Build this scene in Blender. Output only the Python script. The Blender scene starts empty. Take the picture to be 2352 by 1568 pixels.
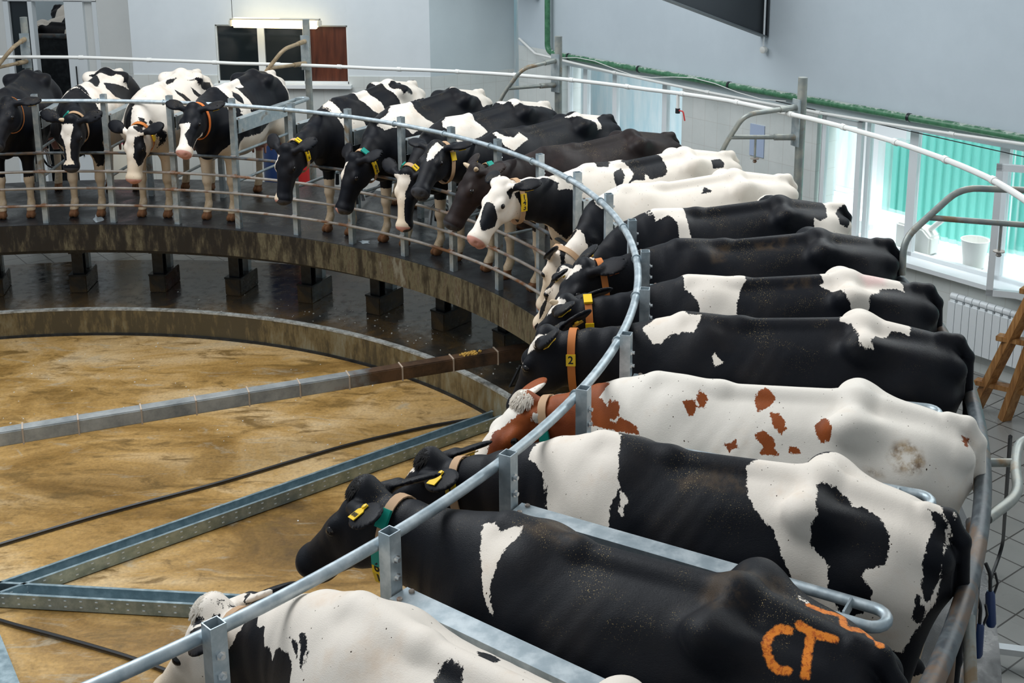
import bpy, bmesh, math, random
import numpy as np
from mathutils import Vector, Matrix

SC = bpy.context.scene
COL = SC.collection
RAD = math.radians
rng = random.Random(7)

# ================================================================= camera, world, lights, exposure
cam_d = bpy.data.cameras.new('camera'); CAM = bpy.data.objects.new('camera', cam_d); COL.objects.link(CAM); SC.camera = CAM
cam_d.sensor_fit = 'HORIZONTAL'; cam_d.sensor_width = 36.0
FPX = 2789.53
cam_d.lens = FPX * 36.0 / 2352.0
cam_d.shift_x = -192.43 / 2352.0
cam_d.shift_y = -403.40 / 2352.0
cam_d.clip_end = 200
PIT, ROL = 0.231334770, -0.00788371
fw = Vector((0, math.cos(PIT), -math.sin(PIT))); up0 = Vector((0, math.sin(PIT), math.cos(PIT))); rt0 = Vector((1, 0, 0))
rt = rt0 * math.cos(ROL) - up0 * math.sin(ROL); upv = rt0 * math.sin(ROL) + up0 * math.cos(ROL)
M = Matrix((rt, upv, -fw)).transposed().to_4x4()
M.translation = Vector((5.18884, -7.04775, 3.61650))
CAM.matrix_world = M

SC.view_settings.view_transform = 'Standard'; SC.view_settings.look = 'None'
SC.view_settings.gamma = 1.0; SC.view_settings.use_curve_mapping = False
SC.view_settings.exposure = 0.0

W = bpy.data.worlds.new('sky'); SC.world = W; W.use_nodes = True
nt = W.node_tree; bg = nt.nodes['Background']
tc = nt.nodes.new('ShaderNodeTexCoord'); sp = nt.nodes.new('ShaderNodeSeparateXYZ'); rm = nt.nodes.new('ShaderNodeValToRGB')
nt.links.new(tc.outputs['Generated'], sp.inputs[0]); nt.links.new(sp.outputs['Z'], rm.inputs[0]); nt.links.new(rm.outputs[0], bg.inputs[0])
rm.color_ramp.elements[0].position = 0.0; rm.color_ramp.elements[0].color = (.62, .74, .84, 1)
rm.color_ramp.elements[1].position = 1.0; rm.color_ramp.elements[1].color = (.95, .99, 1.0, 1)
bg.inputs[1].default_value = 0.46

def area(name, loc, target, size, energy, color):
    d = bpy.data.lights.new(name, 'AREA'); d.energy = energy; d.size = size[0]; d.shape = 'RECTANGLE'; d.size_y = size[1]; d.color = color
    o = bpy.data.objects.new(name, d); o.location = loc
    o.rotation_euler = (Vector(target) - Vector(loc)).to_track_quat('-Z', 'Y').to_euler(); COL.objects.link(o); return o
area('overhead_fill', (0.5, 1.5, 7.0), (3.5, 1.0, 0), (9, 5), 800, (.93, .97, 1.0))  # added soft light from above

# ================================================================= helpers
def tag(o, label=None, cat=None, group=None, kind=None):
    if label: o['label'] = label
    if cat: o['category'] = cat
    if group: o['group'] = group
    if kind: o['kind'] = kind
    return o

def empty(name, loc=(0, 0, 0), rz=0.0, label=None, cat=None, group=None):
    o = bpy.data.objects.new(name, None); o.location = loc; o.rotation_euler = (0, 0, rz); o.empty_display_size = .1
    COL.objects.link(o); return tag(o, label, cat, group)

def polar(r, deg, z=0.0):
    a = RAD(deg); return Vector((r * math.cos(a), r * math.sin(a), z))

class MB:
    def __init__(self): self.v = []; self.f = []
    def add(self, vs, fs):
        n = len(self.v); self.v += [tuple(v) for v in vs]; self.f += [tuple(i + n for i in f) for f in fs]; return self
    def box(self, c, s, rz=0.0, M=None):
        c = Vector(c); R = M if M is not None else Matrix.Rotation(rz, 3, 'Z')
        vs = [c + R @ Vector((x * s[0] / 2, y * s[1] / 2, z * s[2] / 2)) for x in (-1, 1) for y in (-1, 1) for z in (-1, 1)]
        return self.add(vs, [(0, 1, 3, 2), (4, 6, 7, 5), (0, 4, 5, 1), (2, 3, 7, 6), (0, 2, 6, 4), (1, 5, 7, 3)])
    def bar(self, a, b, w, h, up=(0, 0, 1)):
        a, b = Vector(a), Vector(b); x = (b - a).normalized(); u = Vector(up); y = u.cross(x).normalized(); z = x.cross(y)
        return self.box((a + b) / 2, ((b - a).length, w, h), M=Matrix((x, y, z)).transposed())
    def tube(self, pts, r, n=10, closed=False, caps=True):
        P = [Vector(p) for p in pts]; m = len(P); rs = r if hasattr(r, '__len__') else [r] * m
        T = []
        for i in range(m):
            a = P[i-1] if (i > 0 or closed) else P[i]; b = P[(i+1) % m] if (i < m-1 or closed) else P[i]
            T.append((b - a).normalized())
        u = T[0].orthogonal().normalized()
        if abs(T[0].z) < .9: u = (Vector((0, 0, 1)) - T[0] * T[0].z).normalized()
        vs = []
        for i in range(m):
            u = (u - T[i] * u.dot(T[i])).normalized(); w = T[i].cross(u)
            for k in range(n):
                a = 2 * math.pi * k / n; vs.append(P[i] + (u * math.cos(a) + w * math.sin(a)) * rs[i])
        fs = []
        for i in range(m if closed else m - 1):
            j = (i + 1) % m
            for k in range(n): fs.append((i*n+k, i*n+(k+1) % n, j*n+(k+1) % n, j*n+k))
        if caps and not closed: fs.append(tuple(range(n))[::-1]); fs.append(tuple((m-1)*n + k for k in range(n)))
        return self.add(vs, fs)
    def lathe(self, prof, c=(0, 0, 0), n=20, M=None):
        c = Vector(c); R = M if M is not None else Matrix.Identity(3); vs = []
        for (r, z) in prof:
            for k in range(n): vs.append(c + R @ Vector((r*math.cos(2*math.pi*k/n), r*math.sin(2*math.pi*k/n), z)))
        fs = [(i*n+k, i*n+(k+1) % n, (i+1)*n+(k+1) % n, (i+1)*n+k) for i in range(len(prof)-1) for k in range(n)]
        fs.append(tuple(range(n))[::-1]); fs.append(tuple((len(prof)-1)*n+k for k in range(n)))
        return self.add(vs, fs)
    def arc(self, r0, r1, z0, z1, a0=0, a1=360, step=1.5):
        n = max(2, int(abs(a1 - a0) / step)); vs = []; full = abs(a1 - a0) >= 359.9
        for i in range(n if full else n + 1):
            a = a0 + (a1 - a0) * i / n
            for (r, z) in ((r0, z0), (r1, z0), (r1, z1), (r0, z1)): vs.append(polar(r, a, z))
        m = n if full else n + 1; fs = []
        for i in range(n):
            j = (i + 1) % m
            for k in range(4): fs.append((i*4+k, i*4+(k+1) % 4, j*4+(k+1) % 4, j*4+k))
        if not full: fs.append((3, 2, 1, 0)); fs.append(tuple((m-1)*4+k for k in range(4)))
        return self.add(vs, fs)
    def prism(self, outline, a, b):
        """outline: list of 3D points, extruded from offset a to offset b (vectors)."""
        a, b = Vector(a), Vector(b); n = len(outline)
        vs = [Vector(p) + a for p in outline] + [Vector(p) + b for p in outline]
        fs = [tuple(range(n))[::-1], tuple(range(n, 2*n))] + [(i, (i+1) % n, (i+1) % n + n, i + n) for i in range(n)]
        return self.add(vs, fs)
    def build(self, name, mat, parent=None, smooth=False, bevel=0.0, kind=None):
        me = bpy.data.meshes.new(name); off = parent.location if (parent is not None and parent.type == 'EMPTY' and not parent.get('_local')) else Vector()
        me.from_pydata([tuple(Vector(v) - off) for v in self.v], [], self.f)
        bm = bmesh.new(); bm.from_mesh(me); bmesh.ops.recalc_face_normals(bm, faces=bm.faces)
        if bevel:
            bmesh.ops.bevel(bm, geom=[e for e in bm.edges if len(e.link_faces) == 2 and e.calc_face_angle(0) > .6], offset=bevel, segments=2, affect='EDGES', clamp_overlap=True)
        if smooth:
            for f in bm.faces: f.smooth = True
            for e in bm.edges:
                if len(e.link_faces) == 2 and e.calc_face_angle(0) > .7: e.smooth = False
        bm.to_mesh(me); bm.free()
        me.materials.append(mat)
        o = bpy.data.objects.new(name, me); COL.objects.link(o)
        if parent is not None: o.parent = parent
        if kind: o['kind'] = kind
        return o

def bend(pts, r=.08, n=6):
    """round the corners of a polyline"""
    P = [Vector(p) for p in pts]; out = [P[0]]
    for i in range(1, len(P) - 1):
        a = (P[i-1] - P[i]); b = (P[i+1] - P[i]); k = min(r, a.length * .45, b.length * .45)
        p0 = P[i] + a.normalized() * k; p1 = P[i] + b.normalized() * k
        for j in range(n + 1):
            t = j / n; out.append(p0 * (1-t)**2 + P[i] * 2*t*(1-t) + p1 * t*t)
    return out + [P[-1]]

def arcpts(r, z, a0, a1, step=1.5):
    n = max(2, int(abs(a1 - a0) / step)); return [polar(r, a0 + (a1 - a0) * i / n, z) for i in range(n + 1)]

# ================================================================= materials
def mat(name, base=(.5, .5, .5), rough=.5, metal=0.0, spec=.5):
    m = bpy.data.materials.new(name); m.use_nodes = True; b = m.node_tree.nodes['Principled BSDF']
    b.inputs['Base Color'].default_value = (*base, 1); b.inputs['Roughness'].default_value = rough
    b.inputs['Metallic'].default_value = metal; b.inputs['Specular IOR Level'].default_value = spec
    return m
class NG:
    def __init__(self, m): self.t = m.node_tree; self.b = self.t.nodes['Principled BSDF']
    def n(self, typ, **k):
        o = self.t.nodes.new(typ)
        for a, v in k.items(): setattr(o, a, v)
        return o
    def l(self, a, b): self.t.links.new(a, b)
    def coords(self, scale=(1, 1, 1), kind='Object', rot=(0, 0, 0)):
        tc = self.n('ShaderNodeTexCoord'); mp = self.n('ShaderNodeMapping'); mp.inputs['Scale'].default_value = scale; mp.inputs['Rotation'].default_value = rot
        self.l(tc.outputs[kind], mp.inputs[0]); return mp.outputs[0]
    def noise(self, co, scale=5, detail=4, rough=.55, dist=0.0):
        o = self.n('ShaderNodeTexNoise'); o.inputs['Scale'].default_value = scale; o.inputs['Detail'].default_value = detail
        o.inputs['Roughness'].default_value = rough; o.inputs['Distortion'].default_value = dist; self.l(co, o.inputs['Vector']); return o.outputs['Fac']
    def ramp(self, f, stops):
        o = self.n('ShaderNodeValToRGB'); e = o.color_ramp.elements
        while len(e) < len(stops): e.new(.5)
        for i, (p, c) in enumerate(stops): e[i].position = p; e[i].color = (*c, 1) if len(c) == 3 else c
        self.l(f, o.inputs[0]); return o.outputs[0]
    def mix(self, f, a, b, mode='MIX'):
        o = self.n('ShaderNodeMixRGB', blend_type=mode)
        for s, v in ((0, f), (1, a), (2, b)):
            if isinstance(v, (int, float)): o.inputs[s].default_value = v
            elif isinstance(v, tuple): o.inputs[s].default_value = (*v, 1)
            else: self.l(v, o.inputs[s])
        return o.outputs[0]
    def math(self, op, a, b=0.0, c=0.0, clamp=False):
        o = self.n('ShaderNodeMath', operation=op, use_clamp=clamp)
        for s, v in ((0, a), (1, b), (2, c)):
            if isinstance(v, (int, float)): o.inputs[s].default_value = v
            else: self.l(v, o.inputs[s])
        return o.outputs[0]
    def step(self, f, lo, hi):
        o = self.n('ShaderNodeMapRange', interpolation_type='SMOOTHSTEP'); o.inputs[1].default_value = lo; o.inputs[2].default_value = hi; self.l(f, o.inputs[0]); return o.outputs[0]
    def attr(self, name):
        o = self.n('ShaderNodeAttribute'); o.attribute_name = name; return o.outputs['Fac']
    def bump(self, h, strength=.3, dist=.01):
        o = self.n('ShaderNodeBump'); o.inputs['Strength'].default_value = strength; o.inputs['Distance'].default_value = dist
        self.l(h, o.inputs['Height']); self.l(o.outputs[0], self.b.inputs['Normal'])
    def color(self, c): self.l(c, self.b.inputs['Base Color'])
    def rough(self, c): self.l(c, self.b.inputs['Roughness'])
MT = {}
def steel(name, a, b, rust=(.23, .13, .07), amt=.55, rough=.42, metal=.75):
    m = mat(name, a, rough, metal); g = NG(m); co = g.coords((1, 1, 1))
    n1 = g.noise(co, 14, 5, .6); n2 = g.noise(co, 3.5, 5, .65, .6)
    c = g.mix(g.step(n1, .35, .7), a, b); c = g.mix(g.step(n2, amt, amt + .15), c, rust); g.color(c)
    g.rough(g.math('MULTIPLY_ADD', n1, .35, rough - .15)); g.l(g.math('SUBTRACT', metal, g.math('MULTIPLY', g.step(n2, amt, amt + .15), metal)), g.b.inputs['Metallic'])
    g.bump(g.noise(co, 60, 3), .12, .002); MT[name] = m; return m
steel('galvanised', (.36, .43, .47), (.56, .62, .65), amt=.70, metal=.55)
steel('galvanised_worn', (.32, .38, .41), (.48, .52, .52), rust=(.22, .17, .11), amt=.56, metal=.5)
steel('rusty_bar', (.33, .30, .27), (.42, .38, .34), rust=(.20, .09, .04), amt=.50, metal=.3)
steel('dark_tube', (.045, .055, .065), (.12, .14, .15), rust=(.15, .095, .06), amt=.47, metal=.1, rough=.45)
steel('arm_tube', (.27, .30, .29), (.38, .38, .34), rust=(.26, .18, .10), amt=.52, metal=.4)
steel('arm_tan', (.30, .22, .13), (.42, .32, .20), rust=(.20, .12, .06), amt=.55, metal=.1, rough=.5)
steel('black_steel', (.012, .015, .018), (.03, .035, .04), rust=(.04, .025, .015), amt=.6, metal=.3, rough=.35)
steel('zinc_channel', (.25, .34, .38), (.40, .50, .54), rust=(.16, .15, .12), amt=.66, metal=.6, rough=.32)

def concrete(name, stops, streak=True, rough=.6):
    m = mat(name, (.3, .28, .2), rough); g = NG(m)
    tc = g.n('ShaderNodeTexCoord'); s = g.n('ShaderNodeSeparateXYZ'); g.l(tc.outputs['Object'], s.inputs[0])
    th = g.math('ARCTAN2', s.outputs['Y'], s.outputs['X']); cb = g.n('ShaderNodeCombineXYZ')
    g.l(g.math('MULTIPLY', th, 26.0), cb.inputs[0]); g.l(g.math('MULTIPLY', s.outputs['Z'], 1.3), cb.inputs[2])
    n1 = g.noise(cb.outputs[0], 2.2, 6, .7); n2 = g.noise(g.coords((1, 1, .5)), 1.3, 5, .6); n3 = g.noise(cb.outputs[0], .35, 3, .5)
    f = g.math('ADD', g.math('ADD', g.math('MULTIPLY', n1, 1.15), g.math('MULTIPLY', n3, .55)), g.math('MULTIPLY_ADD', g.step(th, .95, 1.45), -.15, -.33)); c = g.ramp(g.math('ADD', f, g.math('MULTIPLY', g.math('SUBTRACT', n2, .5), .3)), stops)
    g.color(c); g.rough(g.ramp(n1, [(.3, (.35,)*3), (.7, (rough,)*3)])); g.bump(n1, .3, .006); MT[name] = m
concrete('stained_concrete', [(.36, (.012, .011, .010)), (.47, (.055, .045, .028)), (.56, (.135, .118, .070)), (.64, (.085, .058, .034)), (.74, (.22, .205, .15))])
concrete('curb_concrete', [(.38, (.07, .055, .03)), (.5, (.15, .11, .05)), (.62, (.20, .17, .10)), (.75, (.24, .23, .17))])

m = mat('curb_top', (.5, .5, .46), .5); g = NG(m); g.color(g.ramp(g.noise(g.coords(), 18, 5, .7), [(.35, (.16, .16, .14)), (.55, (.42, .43, .41)), (.75, (.62, .64, .62))])); MT['curb_top'] = m

m = mat('pit_floor', (.4, .25, .08), .5); g = NG(m)
big = g.noise(g.coords((.5, .9, 1), rot=(0, 0, .55)), 1.0, 7, .62, .9); mid = g.noise(g.coords((1, 2.6, 1), rot=(0, 0, .5)), 2.2, 8, .68, .7); fine = g.noise(g.coords(), 38, 5, .7)
c = g.ramp(big, [(.30, (.12, .072, .028)), (.42, (.28, .155, .040)), (.53, (.46, .275, .085)), (.64, (.60, .42, .21)), (.76, (.42, .36, .26))])
c = g.mix(g.step(mid, .50, .66), c, (.20, .115, .03)); c = g.mix(g.math('MULTIPLY', g.step(mid, .44, .32), .55), c, (.40, .36, .27))
c = g.mix(.45, c, g.ramp(fine, [(.3, (.30, .30, .30)), (.6, (1, 1, 1))]), 'MULTIPLY')
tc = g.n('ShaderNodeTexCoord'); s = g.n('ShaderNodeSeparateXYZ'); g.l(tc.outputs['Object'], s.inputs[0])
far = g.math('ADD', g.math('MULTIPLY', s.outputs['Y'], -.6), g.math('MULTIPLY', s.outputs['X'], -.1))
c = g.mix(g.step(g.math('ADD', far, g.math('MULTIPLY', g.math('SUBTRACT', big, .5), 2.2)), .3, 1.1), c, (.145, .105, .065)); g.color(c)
g.rough(g.ramp(big, [(.35, (.22,)*3), (.6, (.6,)*3)])); g.bump(fine, .25, .006); MT['pit_floor'] = m

m = mat('wet_floor', (.05, .04, .03), .15); g = NG(m); a = g.noise(g.coords(), 1.5, 6, .65, .6); b = g.noise(g.coords(), 9, 5, .65)
g.color(g.ramp(a, [(.32, (.020, .022, .024)), (.46, (.050, .040, .028)), (.58, (.115, .070, .028)), (.72, (.08, .075, .065))])); g.rough(g.ramp(b, [(.35, (.06,)*3), (.65, (.33,)*3)])); g.bump(b, .12, .006); MT['wet_floor'] = m

m = mat('rubber_deck', (.02, .022, .025), .4); g = NG(m); a = g.noise(g.coords(), 2.1, 6, .65, .5); b = g.noise(g.coords(), 70, 4, .7)
c = g.ramp(a, [(.35, (.010, .011, .013)), (.6, (.026, .028, .032)), (.78, (.055, .05, .04))]); c = g.mix(g.step(b, .68, .74), c, (.12, .10, .06)); g.color(c)
g.rough(g.ramp(a, [(.4, (.18,)*3), (.62, (.55,)*3)])); g.bump(b, .3, .004); MT['rubber_deck'] = m

def tiles(name, col1, col2, grout, size, offs=(0, 0, 0), rot=(0, 0, 0), mort=.012, rough=.3, vertical=False, kind='Object'):
    m = mat(name, col1, rough); g = NG(m)
    co = g.coords((1, 1, 1), kind, rot); br = g.n('ShaderNodeTexBrick'); br.offset = 0; br.squash = 1
    br.inputs['Scale'].default_value = 1; br.inputs['Brick Width'].default_value = size[0]; br.inputs['Row Height'].default_value = size[1]
    br.inputs['Mortar Size'].default_value = mort * .5; br.inputs['Mortar Smooth'].default_value = .2
    br.inputs['Color1'].default_value = (*col1, 1); br.inputs['Color2'].default_value = (*col2, 1); br.inputs['Mortar'].default_value = (*grout, 1)
    if vertical:
        s = g.n('ShaderNodeSeparateXYZ'); g.l(co, s.inputs[0]); cb = g.n('ShaderNodeCombineXYZ'); g.l(s.outputs['X'], cb.inputs[0]); g.l(s.outputs['Z'], cb.inputs[1]); co = cb.outputs[0]
    g.l(co, br.inputs['Vector']); n1 = g.noise(co, 2.5, 5, .6)
    g.color(g.mix(.35, br.outputs['Color'], g.ramp(n1, [(.3, (.62, .66, .66)), (.65, (1, 1, 1))]), 'MULTIPLY'))
    g.rough(g.math('MULTIPLY_ADD', g.noise(co, 1.3, 4), .5, rough - .2)); g.bump(br.outputs['Fac'], -.4 if False else .25, .002); MT[name] = m; return m
tiles('floor_tile', (.30, .30, .285), (.34, .335, .32), (.06, .055, .05), (.273, .273), rot=(0, 0, RAD(49.5)), mort=.013, rough=.26)
tiles('wall_tile', (.68, .71, .69), (.72, .74, .72), (.60, .60, .57), (.20, .30), vertical=True, mort=.006, rough=.3)

def paint(name, c, amt=.12, rough=.65):
    m = mat(name, c, rough); g = NG(m); n1 = g.noise(g.coords(), 1.1, 6, .65); n2 = g.noise(g.coords(), 120, 2)
    g.color(g.mix(amt, c, g.ramp(n1, [(.35, (.45, .5, .52)), (.6, (1, 1, 1))]), 'MULTIPLY')); g.bump(n2, .1, .003); MT[name] = m
paint('wall_white', (.72, .77, .80)); paint('wall_white_warm', (.75, .76, .74)); paint('wall_shade', (.60, .68, .71)); paint('wall_backlit', (.56, .63, .68))  # last two: wall white with side-face and backlit-wall shade painted in
MT['frame_white'] = mat('frame_white', (.80, .84, .86), .35)
MT['pvc_white'] = mat('pvc_white', (.80, .80, .77), .35)
m = mat('pipe_green', (.05, .19, .09), .4); g = NG(m)
s_ = g.n('ShaderNodeNewGeometry'); s2 = g.n('ShaderNodeSeparateXYZ'); g.l(s_.outputs['Normal'], s2.inputs[0])
n1 = g.noise(g.coords(), 16, 5, .7); g.color(g.mix(g.step(g.math('ADD', g.math('MULTIPLY', s2.outputs['Z'], .35), n1), .72, .88), g.ramp(n1, [(.3, (.03, .12, .06)), (.7, (.09, .27, .14))]), (.45, .50, .46))); MT['pipe_green'] = m
MT['black_rubber'] = mat('black_rubber', (.012, .013, .015), .4)
MT['black_plastic'] = mat('black_plastic', (.02, .02, .022), .35)
MT['blue_plastic'] = mat('blue_plastic', (.012, .035, .12), .35)
MT['red_plastic'] = mat('red_plastic', (.55, .03, .03), .4)
MT['pink_plastic'] = mat('pink_plastic', (.75, .22, .30), .4)
MT['white_plastic'] = mat('white_plastic', (.78, .78, .74), .4)
MT['cream_plastic'] = mat('cream_plastic', (.72, .68, .58), .45)
MT['bright_steel'] = mat('bright_steel', (.72, .74, .75), .25, .8)
MT['tag_yellow'] = mat('tag_yellow', (.85, .55, .01), .4)
MT['tag_orange'] = mat('tag_orange', (.85, .20, .03), .4)
MT['collar_tan'] = mat('collar_tan', (.48, .30, .17), .7)
MT['collar_orange'] = mat('collar_orange', (.55, .17, .03), .6)
MT['collar_green'] = mat('collar_green', (.01, .27, .21), .4)
MT['ink_black'] = mat('ink_black', (.01, .01, .01), .6)
MT['horn'] = mat('horn', (.55, .42, .28), .45)
MT['eye'] = mat('eye', (.006, .004, .004), .06)
m = mat('glass', (.9, .96, 1), .04); bnode = m.node_tree.nodes['Principled BSDF']; bnode.inputs['Transmission Weight'].default_value = 1; bnode.inputs['IOR'].default_value = 1.05; bnode.inputs['Alpha'].default_value = .35; MT['glass'] = m
m = mat('dark_glass', (.012, .018, .022), .08); MT['dark_glass'] = m
m = mat('wood', (.4, .2, .07), .5); g = NG(m); n1 = g.noise(g.coords((18, 18, 2.2)), 1.6, 5, .6, .5); g.color(g.ramp(n1, [(.3, (.16, .065, .02)), (.5, (.36, .165, .05)), (.7, (.48, .26, .10))])); g.bump(n1, .2, .004); MT['wood'] = m
m = mat('door_brown', (.20, .055, .025), .35); g = NG(m); n1 = g.noise(g.coords((9, 9, 1)), 2, 4, .6); g.color(g.ramp(n1, [(.3, (.045, .013, .008)), (.7, (.13, .038, .02))])); MT['door_brown'] = m
m = mat('fence_green', (.16, .52, .45), .4); MT['fence_green'] = m  # white glare haze is mixed into this paler green
m = mat('outside_white', (.95, .97, .98), .8); MT['outside_white'] = m
m = mat('frosted_streaks', (.75, .88, .93), .8); g = NG(m); n1 = g.noise(g.coords((1, 1, .15)), 5, 4, .6); g.color(g.ramp(n1, [(.35, (.50, .74, .82)), (.6, (.92, .97, .98))])); MT['frosted_streaks'] = m
m = mat('grass', (.2, .4, .1), .9); g = NG(m); g.color(g.ramp(g.noise(g.coords(), 30, 4), [(.35, (.10, .30, .16)), (.65, (.55, .65, .35))])); MT['grass'] = m
m = mat('lamp_glow', (1, .9, .7), .4); b = m.node_tree.nodes['Principled BSDF']; b.inputs['Emission Color'].default_value = (1, .80, .42, 1); b.inputs['Emission Strength'].default_value = 3.0; MT['lamp_glow'] = m
m = mat('wet_patch', (.5, .55, .56), .12); MT['wet_patch'] = m

def coat(name, dark, dark2, white=(.83, .75, .66), white2=(.75, .60, .47)):
    m = mat(name, dark, .45); g = NG(m); b = g.b
    co = g.coords((1, 1, 1)); cs = g.coords((1, 1, .45))
    ed = g.noise(cs, 70, 4, .75); ed2 = g.noise(co, 14, 4, .7)
    f = g.math('ADD', g.attr('coat'), g.math('ADD', g.math('MULTIPLY', g.math('SUBTRACT', ed, .5), .040), g.math('MULTIPLY', g.math('SUBTRACT', ed2, .5), .030)))
    isd = g.step(f, -.0015, .0015)
    big = g.noise(co, 3.5, 5, .6); fur = g.noise(g.coords((1, 2.5, 2.5)), 130, 3, .7)
    wcol = g.mix(g.step(big, .50, .74), white, white2)
    dz = g.math('MULTIPLY', g.step(g.attr('dirt'), .1, 1.0), g.step(g.noise(co, 11, 5, .7), .34, .60))
    wcol = g.mix(g.math('MULTIPLY', dz, .9), wcol, g.mix(g.step(ed2, .4, .6), (.40, .26, .12), (.16, .085, .035)))
    dcol = g.mix(g.step(big, .42, .68), dark, dark2)
    dcol = g.mix(g.math('MULTIPLY', dz, .42), dcol, (.10, .062, .03))
    st = g.n('ShaderNodeSeparateXYZ'); g.l(co, st.inputs[0])
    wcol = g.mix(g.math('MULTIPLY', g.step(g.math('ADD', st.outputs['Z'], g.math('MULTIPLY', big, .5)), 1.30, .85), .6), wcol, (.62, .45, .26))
    c = g.mix(isd, wcol, dcol)
    # straw and crumbs lying on the back
    vn = g.noise(g.coords((1, 1, 1)), 230, 1, .5); dn = g.noise(co, 4.2, 3, .6)
    gn = g.n('ShaderNodeNewGeometry'); gs = g.n('ShaderNodeSeparateXYZ'); g.l(gn.outputs['Normal'], gs.inputs[0])
    top = g.step(gs.outputs['Z'], .35, .85)
    straw = g.math('MULTIPLY', g.math('MULTIPLY', g.step(vn, .665, .71), g.step(dn, .50, .64)), g.math('MULTIPLY', top, g.step(st.outputs['Z'], 1.1, 1.25)))
    c = g.mix(g.math('MULTIPLY', straw, isd), c, (.38, .28, .13))
    specks = g.step(g.noise(co, 80, 1, .4), .775, .785)
    c = g.mix(g.math('MULTIPLY', specks, g.math('SUBTRACT', 1.0, isd)), c, (.06, .035, .02))
    c = g.mix(g.step(g.math('ADD', g.attr('paint'), g.math('MULTIPLY', g.math('SUBTRACT', ed, .5), .02)), -.004, .004), c, g.mix(g.step(ed, .42, .50), (.55, .13, .02), (.80, .24, .03)))
    c = g.mix(g.step(g.attr('stain'), 0, 1), c, (.80, .36, .38))
    c = g.mix(g.step(g.attr('skin'), .3, .7), c, g.mix(isd, (.60, .30, .24), (.045, .045, .05)))
    c = g.mix(g.step(g.attr('hoof'), .3, .6), c, (.22, .10, .045))
    g.color(c)
    g.rough(g.math('ADD', g.math('MULTIPLY', fur, .25), .34)); b.inputs['Specular IOR Level'].default_value = .16
    b.inputs['Sheen Weight'].default_value = .02; b.inputs['Sheen Roughness'].default_value = .5
    g.bump(g.math('ADD', fur, g.math('MULTIPLY', g.noise(co, 25, 4, .6), .8)), .35, .0035)
    MT[name] = m
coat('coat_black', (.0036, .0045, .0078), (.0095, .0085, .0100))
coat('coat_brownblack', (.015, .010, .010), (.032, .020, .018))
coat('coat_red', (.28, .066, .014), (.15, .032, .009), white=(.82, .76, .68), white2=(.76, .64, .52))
# ================================================================= cow shape
# ---------------------------------------------------------------- cow body: one smooth implicit surface
def _smin(a, b, k):
    h = np.maximum(k - np.abs(a - b), 0.0) / k
    return np.minimum(a, b) - h * h * k * 0.25

def _unit(v):
    v = np.asarray(v, float)
    return v / np.linalg.norm(v)

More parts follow.
